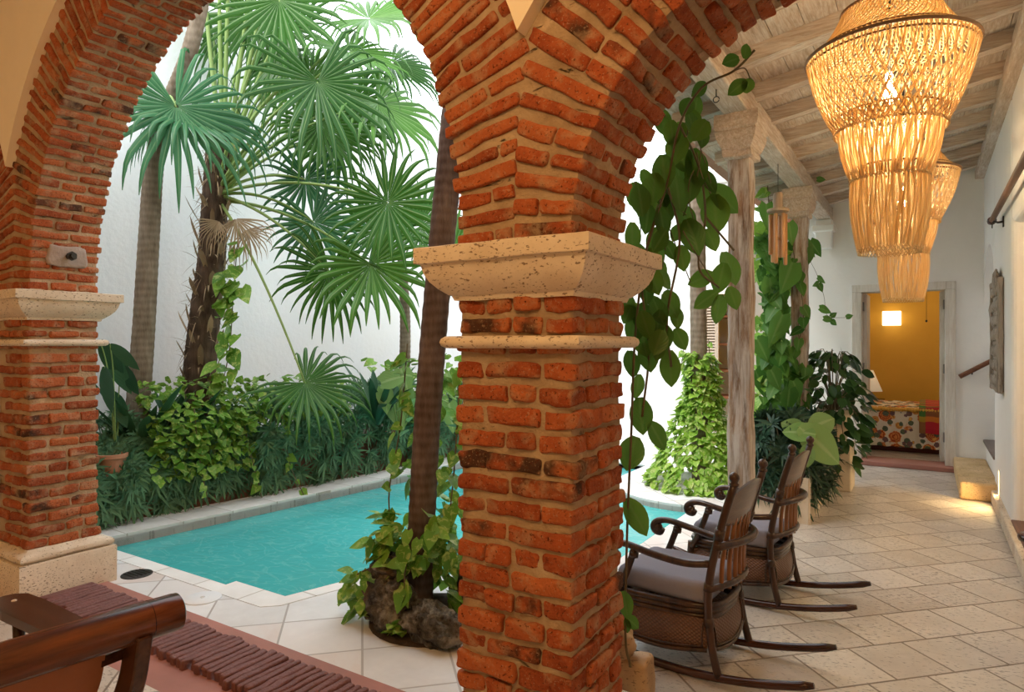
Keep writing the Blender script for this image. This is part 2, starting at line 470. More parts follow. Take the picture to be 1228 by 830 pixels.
CORN = [(.004, -.165), (.010, -.150), (.016, -.148), (.022, -.143), (.040, -.128), (.060, -.105), (.072, -.080), (.077, -.060), (.079, -.052), (.093, -.050), (.094, -.047), (.094, -.003), (.090, 0), (.0, .002)]
BAND = [(.0, -.020), (.022, -.019), (.033, -.012), (.037, -.001), (.034, .010), (.024, .018), (.0, .019)]
BASE = [(.066, 0), (.066, .212), (.062, .218), (.030, .220), (.050, .226), (.058, .238), (.056, .255), (.042, .268), (.014, .272), (.0, .285)]
def pillar(x0, x1, label, faces, bz=.275, base=BASE, bn=.003):
    root = thing('brick_pillar', label, 'pillar', ((x0+x1)/2, (AY0+AY1)/2, 0)); root['kind'] = 'structure'
    b = M(); pillar_bricks(b, x0, x1, AY0, AY1, bz, 1.452, .0705, faces)
    pillar_bricks(b, x0, x1, AY0, AY1, 1.472, 1.600, .064, faces)
    b.build('brickwork', BR_IN, root)
    m = M(); m.rectsweep(x0+.015, x1-.015, AY0+.015, AY1-.015, [(0, .2)] + [(U(-.001, .001), .2+.02*k) for k in range(1, 71)] + [(0, 1.62)], 16, .007)
    m.build('mortar', MORT, root)
    c = M(); c.rectsweep(x0, x1, AY0, AY1, [(o, SPR+z) for o, z in CORN], 14, .003); sharp(c.build('cornice', TRAV, root), 40)
    c = M(); c.rectsweep(x0, x1, AY0, AY1, [(o, 1.455+z) for o, z in BAND], 14, .002); sharp(c.build('band_moulding', TRAV, root), 50)
    c = M(); c.rectsweep(x0, x1, AY0, AY1, [(o, z) for o, z in base], 10, bn); sharp(c.build('base', TRAV, root), 40)
    return root
mp = pillar(PXL, PXR, 'orange brick pillar with travertine cornice in the middle of the photo', 'FBLR')
lp = pillar(LX0, LX1, 'red brick pillar on a travertine base at the left end of the arch', 'FBR')
rp = pillar(RX, RX+.42, 'brick pillar against the passage wall, outside the photo', 'FL')
# iron anchor bolt set in grey cement on the left jamb
bp = thing('wall_mounted_anchor', 'rusty round iron bolt in a grey cement patch above the left cornice', 'anchor', (LX1+.02, 1.87, 1.97))
cb = M()
pc = at(80, 308, 3.86)
cb.rbox((LX1+.010, pc.y, pc.z), ((1,0,0),(0,1,0),(0,0,1)), (.016, .105, .062), .05, (2, 4, 4), .012); cb.build('cement_patch', m_plain('grey_cement', (.36, .29, .25), .95, .6, 50, .15), bp)
cb = M(); cb.tube([(LX1+.02, pc.y, pc.z), (LX1+.095, pc.y, pc.z)], .016, 10); cb.tube([(LX1+.06, pc.y, pc.z), (LX1+.075, pc.y, pc.z)], .027, 6); sharp(cb.build('bolt', METAL, bp))

# ------------------------------------------------------------------ arches: brick voussoirs, radial courses
RING = .365
def dist(c, x, z): return sqrt((x-c)**2+(z-SPR)**2)
def arch_bricks(mb, cx, r0, rivals, a0=0.0, a1=pi, ring=RING):
    n = max(8, round(r0*(a1-a0)/.0585)); da = (a1-a0)/n
    for i in range(n):
        a = a0+da*(i+.5); rd = V((cos(a), 0, sin(a))); tg = V((-sin(a), 0, cos(a)))
        rmax = ring
        for (c2, r2) in rivals:
            t = .03
            while t < rmax:
                x, z = cx+(r0+t)*cos(a), SPR+(r0+t)*sin(a)
                if (dist(c2, x, z)-r2) < t: rmax = t; break
                t += .01
        if rmax < .06: continue
        cuts = [0] + rnd.choice(([.135], [.225], [.18], [.30], [.12], [])) + [.36]
        cuts = [q for q in cuts if q < rmax-.05]+[rmax]
        th = r0*da-U(.015, .024)
        for j in range(len(cuts)-1):
            p, q = cuts[j], cuts[j+1]
            wide = (r0+(p+q)/2)/r0
            ys = [AY0, AY0+.2, AY1] if (i+j) % 2 else [AY0, AY0+.12, AY0+.26, AY1]
            for k in range(len(ys)-1):
                if j > 0 and 0 < k < len(ys)-2: continue
                g = U(.009, .016); o = U(-.006, .004)
                rr0 = p + (o if j == 0 else 0)
                rc = r0+(rr0+q)/2; hr = (q-rr0-g)/2; hy = (ys[k+1]-ys[k]-g)/2
                oy = U(-.005, .004) if k == 0 else U(-.003, .003)
                tw = U(-.022, .022); ct = (rd*cos(tw)+tg*sin(tw), V((0, 1, 0)), tg*cos(tw)-rd*sin(tw))
                mb.rbox(V((cx, (ys[k]+ys[k+1])/2+oy, SPR))+rd*rc+tg*U(-.002, .002), ct, (hr, hy, th/2*wide**.6*U(.9, 1.02)), U(.006, .012), (4, 3, 2), .0085)
root = thing('brick_arch', 'wide red brick arch opening onto the pool', 'arch', (LC, AY0, SPR)); root['kind'] = 'structure'
b = M(); arch_bricks(b, LC, LR, [(RC, RR), (NC, LR)]); b.build('voussoirs', BR_IN, root)
root = thing('brick_arch', 'narrow orange brick arch over the rocking chair passage', 'arch', (RC, AY0, SPR)); root['kind'] = 'structure'
b = M(); arch_bricks(b, RC, RR, [(LC, LR)]); b.build('voussoirs', BR_IN, root)
root = thing('brick_arch', 'sliver of brick arch beyond the left pillar', 'arch', (NC, AY0, SPR)); root['kind'] = 'structure'
b = M(); arch_bricks(b, NC, LR, [(LC, LR)], 0, 1.25); b.build('voussoirs', BR_IN, root)

def arc(cx, r, a0, a1, n=48): return [(cx+r*cos(a0+(a1-a0)*i/n), SPR+r*sin(a0+(a1-a0)*i/n)) for i in range(n+1)]
# mortar core behind the bricks
XL, XR = -5.4, 1.3
aN = math.acos((XL-NC)/(LR+.017))
out = [(XL, CTOP), (XR, CTOP), (XR, SPR-.01), (RX-.01, SPR-.01)] + arc(RC, RR+.017, 0, pi) + [(PXR-.012, SPR-.01), (PXL+.012, SPR-.01)] + arc(LC, LR+.017, 0, pi, 80) + [(LX1-.012, SPR-.01), (LX0+.012, SPR-.01)] + arc(NC, LR+.017, 0, aN, 30)
m = M(); m.extrude(out, lambda p: (p[0], AY0+.018, p[1]), (0, AY1-AY0-.036, 0)); struct('wall_arcade', m, MORT)
# plaster above the rings
def seam(c1, r1, c2, r2):
    best = None
    for i in range(2000):
        a = pi*i/2000; x, z = c1+r1*cos(a), SPR+r1*sin(a)
        e = abs(dist(c2, x, z)-r2)
        if best is None or e < best[0]: best = (e, a, x, z)
    return best
P1, P2 = LR+.355, RR+.37
s1 = seam(LC, P1, RC, P2); s2 = seam(LC, P1, NC, P1)
aR = atan2(s1[3]-SPR, s1[2]-RC); aN0 = atan2(s2[3]-SPR, s2[2]-NC); aN1 = math.acos((XL-NC)/P1)
out = [(XL, CTOP), (XR, CTOP), (XR, SPR)] + arc(RC, P2, 0, aR, 30) + arc(LC, P1, s1[1], s2[1], 60)[1:] + arc(NC, P1, aN0, aN1, 20)[1:]
m = M(); m.extrude(out, lambda p: (p[0], AY0-.030, p[1]), (0, .06, 0)); m.extrude(out, lambda p: (p[0], AY1-.03, p[1]), (0, .055, 0)); struct('wall_arcade_plaster', m, PLASTER)

# ------------------------------------------------------------------ floors
WZ = -.065
def arcpts(cx, cy, r, a0, a1, n=14): return [(cx+r*cos(radians(a0+(a1-a0)*i/n)), cy+r*sin(radians(a0+(a1-a0)*i/n))) for i in range(n+1)]
POOL = [(-5.12, 2.43), (-3.56, 2.43), (-3.56, 2.50), (-3.11, 2.50), (-2.99, 2.90), (-2.72, 3.22), (-2.3, 3.38), (-1.95, 3.30), (-1.76, 3.15), (-1.74, 5.80)] + arcpts(-1.93, 6.72, .90, 282, 180) + [(-2.83, 7.5), (-4.7, 7.5), (-4.83, 5.4)]
m = M()
outer = [(-5.48, AY1), (-1.30, AY1), (-1.30, 9.95), (-6.45, 9.95), (-6.45, 7.2), (-5.2, 7.0)]
outer = [(-5.5, AY1+.01), (-1.32, AY1+.01), (-1.32, 9.95), (-5.5, 9.95)]
m.extrude(outer, lambda p: (p[0], p[1], 0), (0, 0, -.10), [POOL]); struct('floor_courtyard', m, TILE_DECK)
m = M(); m.extrude([(-1.32, AY1+.01), (.56, AY1+.01), (.56, 9.04), (-1.32, 9.04)], lambda p: (p[0], p[1], 0), (0, 0, -.10)); struct('floor_passage', m, TILE_COR)
m = M(); m.extrude([(-5.6, -3.2), (1.4, -3.2), (1.4, 1.54), (-5.6, 1.54)], lambda p: (p[0], p[1], 0), (0, 0, -.10)); struct('floor_room', m, TILE_COR)
# coping slab on the planting side, standing a little proud
def coping():
    m = M()
    m.extrude([(-5.12, 2.15), (-5.12, 2.43), (-4.83, 5.4), (-4.7, 7.5), (-5.05, 7.5), (-5.18, 5.4), (-5.5, 2.43), (-5.5, 2.15)], lambda p: (p[0], p[1], -.03), (0, 0, .045)); return m
bevel(struct('trim_coping', coping(), TILE_COP), .006)
m = M(); m.extrude([(-5.12, 2.325), (-5.12, 2.43), (-3.56, 2.43), (-3.56, 2.50), (-3.11, 2.50), (-2.99, 2.90), (-2.90, 2.84), (-3.02, 2.40), (-3.10, 2.325)], lambda p: (p[0], p[1], -.03), (0, 0, .033)); struct('trim_coping', m, TILE_COP)
# pool basin
tq = m_plain('pool_plaster', (.12, .62, .62), .7, .1, 6, .10)
m = M(); n = len(POOL)
vs = [(x, y, WZ-.02) for x, y in POOL]+[(x, y, -1.25) for x, y in POOL]
m.add(vs, [(i, (i+1) % n, (i+1) % n+n, i+n) for i in range(n)])
tri = tessellate_polygon([[V((x, y, 0)) for x, y in POOL]]); m.add([(x, y, -1.25) for x, y in POOL], [tuple(t) for t in tri]); struct('floor_pool', m, tq)
m = M(); vs = [(x, y, -.02) for x, y in POOL]+[(x, y, WZ-.05) for x, y in POOL]
m.add(vs, [(i, (i+1) % n, (i+1) % n+n, i+n) for i in range(n)]); struct('trim_waterline', m, m_tiles('waterline_tile', .15, (.58, .57, .50), (.74, .72, .64), (.35, .34, .28), .3, 0, False))
def water():
    w = NTW('pool_water'); p = w.obj()
    h = w.math('ADD', w.noise(w.map(p, (1, 1.6, 1)), 4.5, 3, .5, 1.2), w.math('MULTIPLY', w.noise(p, 14, 2, .5, .8), .22))
    nrm = w.bump(h, .16, .05)
    cc = w.mix(w.ramp(w.noise(w.map(p, (1, 1.5, 1)), 3.6, 2, .5, 1.6), [(.48, 0.0), (.52, .30), (.56, 0.0)]), (.10, .58, .58), (.36, .78, .74))  # caustic-like light streaks painted into the turquoise water colour
    dif = w.n('ShaderNodeBsdfDiffuse', None, Color=cc); tr = w.n('ShaderNodeBsdfTransparent', None, Color=(.45, .86, .86, 1))
    mx = w.n('ShaderNodeMixShader'); w.put(mx.inputs[0], .35); w.t.links.new(dif.outputs[0], mx.inputs[1]); w.t.links.new(tr.outputs[0], mx.inputs[2])
    gl = w.n('ShaderNodeBsdfGlossy', None, Roughness=.04, Normal=nrm); fr = w.n('ShaderNodeFresnel', None, IOR=1.33, Normal=nrm)
    m2 = w.n('ShaderNodeMixShader'); w.t.links.new(fr.outputs[0], m2.inputs[0]); w.t.links.new(mx.outputs[0], m2.inputs[1]); w.t.links.new(gl.outputs[0], m2.inputs[2])
    w.t.links.new(m2.outputs[0], w.out.inputs[0]); return w.m
m = M(); m.add([(x, y, WZ) for x, y in POOL], [tuple(t) for t in tri])
o = struct('pool_water', m, water()); o['label'] = 'turquoise water filling the curved courtyard pool'; o['category'] = 'pool water'
# brick threshold under the wide arch with pink cement borders
m = M(); m.box((LX1+.04, 1.98, -.1), (PXL-.02, AY1+.012, .008)); m.box((LX1+.04, 1.535, -.1), (PXL-.02, 1.72, -.004)); m.box((PXR+.06, 1.455, -.1), (RX, AY1+.012, .004))
m.box((LX0-.6, 1.455, -.1), (LX1+.05, AY1+.012, .002)); m.box((PXL-.03, 1.455, -.1), (PXR+.07, AY1+.012, .002))
struct('trim_threshold', m, PINK)
m = M(); x = LX1+.07
while x < PXL-.07:
    w_ = U(.030, .039)
    m.rbox((x+w_/2, 1.845+U(-.006, .006), .008+U(-.003, .003)), ((1, U(-.04, .04), 0), (0, 1, 0), (0, 0, 1)), (w_/2, .14+U(-.012, .01), .028), .009, (2, 5, 2), .006)
    x += w_+U(.006, .011)
struct('threshold_brick_trim', m, THRESH, True)

# ------------------------------------------------------------------ camera-side room (closes the light in)
m = M(); m.box((-5.6, -3.3, 0), (1.5, -3.2, CTOP)); struct('wall_room_back', m, PLASTER)
m = M(); m.box((-5.5, -3.2, 0), (-5.4, 2.08, CTOP)); struct('wall_room_left', m, PLASTER)
m = M(); m.box((1.3, -3.2, 0), (1.4, 2.0, CTOP)); struct('wall_room_right', m, PLASTER)
m = M(); m.box((-5.6, -3.3, CTOP), (1.5, AY1+.03, CTOP+.1)); struct('ceiling_room', m, PLASTER)

# ------------------------------------------------------------------ courtyard walls
m = M(); m.box((-6.6, 1.9, -.2), (-6.4, 10.1, 4.9)); m.box((-6.62, 1.9, 4.9), (-6.36, 10.1, 4.97)); struct('wall_courtyard_left', m, COURT)
m = M(); m.box((-6.4, 1.95, -.2), (-5.4, 2.1, 4.0)); struct('wall_courtyard_near', m, COURT)
WY = 9.9
dx0, dx1, dz = -2.91, -2.13, 2.25
m = M(); m.box((-6.4, WY, -.2), (dx0, WY+.25, 3.7)); m.box((dx1, WY, -.2), (-1.1, WY+.25, 3.7)); m.box((dx0, WY, dz), (dx1, WY+.25, 3.7)); struct('wall_courtyard_back', m, COURT)
m = M(); m.box((-3.2, WY-.1, 3.55), (-1.1, WY+.3, 3.65)); m.box((-3.25, WY-.18, 3.65), (-1.1, WY+.3, 3.78)); m.box((-3.32, WY-.26, 3.78), (-1.1, WY+.3, 3.95)); bevel(struct('trim_cornice', m, WHITE), .02)
# niche with shelves seen through the open louvred shutter
m = M(); m.box((dx0, WY+.7, 0), (dx1, WY+.75, dz)); m.box((dx0-.05, WY+.2, 0), (dx0, WY+.75, dz)); m.box((dx1, WY+.2, 0), (dx1+.05, WY+.75, dz)); m.box((dx0, WY+.2, dz), (dx1, WY+.75, dz+.05)); m.box((dx0, WY, 0), (dx1, WY+.75, .08)); struct('wall_niche', m, WHITE)
m = M()
m.box((dx0, WY-.03, 0), (dx0+.07, WY+.05, dz-.071)); m.box((dx1-.07, WY-.03, 0), (dx1, WY+.05, dz-.071)); m.box((dx0, WY-.03, dz-.07), (dx1, WY+.05, dz)); struct('door_frame', m, WHITE)
SHELF = m_plain('red_brown_board', (.34, .14, .07), .6, .1, 30, .15)
for k, z in enumerate((.62, 1.02, 1.42, 1.84)):
    m = M(); m.box((dx0+.02, WY+.18, z), (dx1-.02, WY+.68, z+.035))
    o = bevel(m.build('shelf', SHELF), .004); tag(o, ('lowest', 'second lowest', 'second highest', 'highest')[k]+' red-brown shelf board in the white niche beyond the pool', 'shelf', 'shelves in the far niche')
sh = thing('louvred_shutter', 'beige louvred shutter standing open beside the shelved niche', 'shutter', (dx0+.05, WY-.04, .05))
m = M(); X0, X1 = dx0+.09, dx0+.31
for z in (.06, 1.1, 2.08): m.box((X0, WY-.07, z), (X1, WY-.03, z+.09))
m.box((X0, WY-.07, .06), (X0+.05, WY-.03, 2.17)); m.box((X1-.05, WY-.07, .06), (X1, WY-.03, 2.17)); SHM = m_plain('shutter_paint', (.55, .45, .37), .7, .1, 30, .08)
m.build('shutter_frame', SHM, sh, False)
for k in range(46):
    z = .16+k*.0415
    if k in (0, 25): m = M()
    if abs(z-1.14) < .07 or z > 2.06: continue
    m.add([(X0+.05, WY-.068, z), (X1-.05, WY-.068, z), (X1-.05, WY-.035, z+.035), (X0+.05, WY-.035, z+.035), (X0+.05, WY-.064, z-.006), (X1-.05, WY-.064, z-.006), (X1-.05, WY-.031, z+.029), (X0+.05, WY-.031, z+.029)], [(0,1,2,3),(4,7,6,5),(0,4,5,1),(2,6,7,3)])
    if k in (22, 45): m.build('louvres', SHM, sh, False)
m = M(); m.box((-3.4, 9.2, 0), (-1.6, WY, .07)); m.box((-2.9, 9.45, .07), (-1.6, WY, .14)); struct('trim_niche_step', m, TILE_COP)

# ------------------------------------------------------------------ passage: back wall with bedroom door, side wall with openings
BY = 9.03
dA, dB, dT = -.70, .205, 2.10
m = M(); m.box((-1.36, BY, -.1), (dA, BY+.22, 3.5)); m.box((dB, BY, -.1), (2.0, BY+.22, 3.5)); m.box((dA, BY, dT), (dB, BY+.22, 3.5)); m.box((-1.36, BY+.22, -.1), (-1.16, WY+.2, 3.5)); struct('wall_passage_back', m, WHITE)
m = M()
for (a, b_, c_) in (((dA-.075, BY-.03, .05), (dA+.03, BY+.25, dT-.031), 0), ((dB-.03, BY-.03, .05), (dB+.075, BY+.25, dT-.031), 0), ((dA-.075, BY-.03, dT-.03), (dB+.075, BY+.25, dT+.06), 0)): m.box(a, b_)
fr = bevel(struct('door_1', m, m_wood('painted_frame', (.50, .44, .38), (.70, .65, .58), .7, 2, 1, 0, (.78, .75, .70), .6, .3)), .006)
for (nm, xa, xb) in (('l', dA+.03, dA+.075), ('r', dB-.075, dB-.03)):
    m = M(); m.box((xa, BY+.20, .07), (xb, BY+.70, dT-.035)); bevel(m.build('door_leaf', fr.data.materials[0], fr, False), .004)
for z in (.30, 1.10, 1.85):
    for xa in (dA+.028, dB-.044):
        m = M(); m.box((xa, BY+.13, z), (xa+.018, BY+.20, z+.11)); bevel(m.build('hinge', GREYMET, fr, False), .003)
m = M(); m.box((dA-.10, BY-.16, 0), (dB+.10, BY+.26, .055)); bevel(struct('trim_door_sill', m, PINK), .01)

# side wall of the passage
m = M(); S0, S1, AB = 4.2, 6.2, 7.69
m.box((RX, AY1-.02, 0), (RX+.36, S0, 3.75)); m.box((RX, S0, 2.35), (RX+.36, S1, 3.75))
o1 = bevel(struct('wall_right', m, WHITE), .05, 4)
m = M(); m.box((RX, S1, 0), (RX+.36, AB, 3.75)); bevel(struct('wall_right_pier', m, WHITE), .05, 4)
ac, ar = (AB+BY)/2, (BY-AB)/2
arch2 = [(AB-.005, 1.85)] + [(ac-ar*cos(pi*i/24), 1.85+.62*sin(pi*i/24)) for i in range(25)] + [(BY, 1.85), (BY+.02, 3.75), (AB-.02, 3.75)]
m = M(); m.extrude(arch2, lambda p: (RX+.001, p[0], p[1]), (.35, 0, 0)); struct('wall_right_arch', m, WHITE)
m = M(); m.box((RX+.34, S0-.6, 0), (2.2, S0-.5, 3)); m.box((RX+.34, S1, 0), (2.2, S1+.1, 3)); m.box((2.1, S0-.6, 0), (2.2, S1+.1, 3)); m.box((RX+.34, S0-.6, 2.6), (2.2, S1+.1, 2.7)); struct('wall_side_room', m, PLASTER)
m = M(); m.box((RX-.005, S0-.02, 0), (2.1, S1+.005, .125)); bevel(struct('floor_side_room', m, BROWN), .008)
m = M(); m.box((RX-.045, AY1, 0), (RX+.01, AB, .115)); bevel(struct('baseboard_right', m, TRAV), .012, 3)
# stair recess
m = M(); m.box((1.9, AB-.2, 0), (2.0, BY+.2, 3.7)); m.box((RX+.34, AB-.1, 0), (2.0, AB, 3.7)); struct('wall_stair', m, WHITE)
m = M()
for k in range(5):
    m.box((RX+.02+.27*k, AB+.004, 0), (2.0, BY, .20+.18*(k+1)-.03))
struct('floor_stairs', m, WHITE)
m = M()
for k in range(5): m.box((RX-.01+.27*k, AB+.004, .20+.18*(k+1)-.03), (RX+.33+.27*k, BY, .20+.18*(k+1)))
bevel(struct('trim_stair_tread', m, m_plain('dark_tread', (.16, .12, .10), .6, .3, 30, .2)), .006)
stp = M(); stp.box((.255, 7.40, 0), (RX+.02, BY-.01, .165)); o = bevel(stp.build('stone_step', m_traver('honey_travertine', (.50, .33, .15), (.70, .50, .28)), None, False), .025, 4)
tag(o, 'single honey-coloured stone step at the foot of the stairs', 'step')
hr = thing('stair_handrail', 'sloping red-brown wooden handrail fixed to the white stair wall', 'handrail', (.33, BY-.06, 1.08))
m = M(); m.tube([(.31, BY-.07, 1.075), (1.3, BY-.07, 1.70)], .026, 10); sharp(m.build('rail', BROWN, hr))
for t in (.12, .8):
    m = M(); q = V((.31, BY-.07, 1.075)).lerp(V((1.3, BY-.07, 1.70)), t); m.tube([q, q+V((0, .02, -.04)), q+V((0, .075, -.045))], .008, 6); m.build('bracket', METAL, hr)

# ceiling: boards on rafters, climbing gently to the side wall
SL = .17
def zc(x): return 3.10+SL*(x+1.0)
m = M(); xs = (-1.62, RX+.25)
for k in range(14):
    a, b_ = xs[0]+(xs[1]-xs[0])*k/14, xs[0]+(xs[1]-xs[0])*(k+1)/14-.004
    m.extrude([(a, zc(a)+.10), (b_, zc(b_)+.10), (b_, zc(b_)+.13), (a, zc(a)+.13)], lambda p: (p[0], AY1+.03, p[1]), (0, BY-AY1+.3, 0))
struct('ceiling_boards', m, WOODY)
y = 2.42; rafts = []
while y < 8.95:
    m = M(); w_ = .045
    m.extrude([(-1.55, zc(-1.55)+.005), (RX+.1, zc(RX+.1)+.005), (RX+.1, zc(RX+.1)+.105), (-1.55, zc(-1.55)+.105)], lambda p: (p[0], y-w_, p[1]), (0, 2*w_, 0))
    rafts.append(bevel(struct('ceiling_rafter', m, WOODW), .008)); y += .565
m = M(); m.box((-1.15, AY1-.05, 2.975), (-.985, BY+.1, 3.135)); bevel(struct('beam_passage', m, WOODY), .012)
m = M(); m.box((RX-.085, AY1, zc(RX)-.07), (RX+.02, BY, zc(RX)+.03)); bevel(struct('beam_wall_plate', m, WOODY), .01)
m = M(); m.box((-1.17, BY-.16, 2.62), (-.98, BY+.02, 2.975)); m.box((-1.20, BY-.22, 2.82), (-.95, BY+.02, 2.90)); bevel(struct('trim_corbel', m, WHITE), .015, 3)
# clay tile eave
m = M(); y = AY1+.15
while y < 9.7:
    for (xx, zz, up) in ((-1.62, zc(-1.62)+.15, 1), ):
        n_ = 8; vs = []; fs = []
        for i in range(n_+1):
            a = pi*i/n_
            for xo in (0, .5):
                for rr in (.085, .07): vs.append((xx-.10+xo, y+rr*cos(a), zz-.02+SL*xo+rr*sin(a)))
        for i in range(n_):
            b0, b1 = i*4, (i+1)*4
            fs += [(b0, b1, b1+2, b0+2), (b0+1, b0+3, b1+3, b1+1), (b0, b0+1, b1+1, b1)]
        m.add(vs, fs, (U(0,1), U(0,1), 0, 0))
    y += .175
m.extrude([(-1.70, zc(-1.7)+.10), (RX+.3, zc(RX+.3)+.13), (RX+.3, zc(RX+.3)+.17), (-1.70, zc(-1.7)+.14)], lambda p: (p[0], AY1+.02, p[1]), (0, BY-AY1+.7, 0))
struct('roof_tiles', m, TERRA, True)

# posts
def post(y, label):
    r = thing('wooden_post', label, 'post', (-1.07, y, 0)); r['kind'] = 'thing'
    m = M(); h = .074
    m.rbox((-1.07, y, 1.36), ((1,0,0),(0,1,0),(0,0,1)), (h, h, 1.36), .012, (2, 2, 40), .010, nsc=5.0); m.build('shaft', WOODP, r)
    m = M(); cap = [(0, 2.69), (.018, 2.70), (.022, 2.73), (.016, 2.745), (.032, 2.77), (.05, 2.82), (.056, 2.86), (.05, 2.875), (.062, 2.89), (.068, 2.93), (.066, 2.974)]
    m.rectsweep(-1.07-h, -1.07+h, y-h*1.5, y+h*1.5, cap, 8, .010); sharp(m.build('capital', WOODY, r), 30)
    m = M(); m.rectsweep(-1.07-h, -1.07+h, y-h, y+h, [(.02, 0), (.02, .12), (.0, .13)], 4, .002); m.build('base', TRAV, r)
post(4.63, 'weathered wooden post nearest the brick pillar, bare of vines')
post(7.08, 'weathered wooden post wrapped in climbing vines near the bedroom door')
m = M(); m.tube([(-1.07+0, 3.55, 2.98), (-1.07, 3.55, 2.93)], .004, 6); m.tube([V((-1.07+.018*cos(t*.5), 3.55, 2.915+.018*sin(t*.5))) for t in range(13)], .003, 5)
q = at(859, 122, 3.75)
m2 = M(); m2.v = [(v[0], v[1]+(4.0-3.55), v[2]) for v in m.v]; m2.f = m.f; m2.c = m.c
tag(m2.build('hanging_hook', METAL), 'small black iron eye hook under the beam', 'hook')

# ------------------------------------------------------------------ bedroom beyond the door
m = M(); m.box((-2.2, 11.75, 0), (2.6, 11.85, 2.9)); m.box((-2.3, BY+.2, 0), (-2.2, 11.85, 2.9)); m.box((2.5, BY+.2, 0), (2.6, 11.85, 2.9)); struct('wall_bedroom', m, OCHRE)
m = M(); m.box((-2.3, BY+.2, 2.9), (2.6, 11.85, 3.0)); struct('ceiling_bedroom', m, WHITE)
m = M(); m.box((-2.3, BY+.2, -.08), (2.6, 11.85, .03)); struct('floor_bedroom', m, TILE_COR)
# ------------------------------------------------------------------ rattan rocking chairs
def m_woven(name, a, b):
    w = NTW(name); p = w.obj()
    x = w.math('SINE', w.math('MULTIPLY', w.sep(p)[2], 420.0)); q = w.sep(w.map(p, (1, 1, 1)))
    y = w.math('SINE', w.math('MULTIPLY', w.math('ADD', q[0], q[1]), 260.0)); h = w.math('MULTIPLY', x, y)
    n = w.noise(p, 12, 4)
    c = w.mix(n, a, b); c = w.mix(w.ramp(h, [(.2, .45), (.7, 0.0)]), c, tuple(k*.35 for k in a))
    return w.set(c, .42, w.bump(h, .5, .004))
WOVEN = m_woven('woven_cane_panel', (.10, .038, .015), (.19, .078, .030))
CUSH = m_plain('grey_cushion_cloth', (.235, .225, .275), .95, .15, 220, .05)
CREST = m_wood('crest_wood', (.06, .032, .018), (.135, .075, .042), .28, 1, 1.0, .3)
SLAT = m_wood('back_cane', (.16, .06, .02), (.32, .135, .05), .35, 2, 1.4, .2)
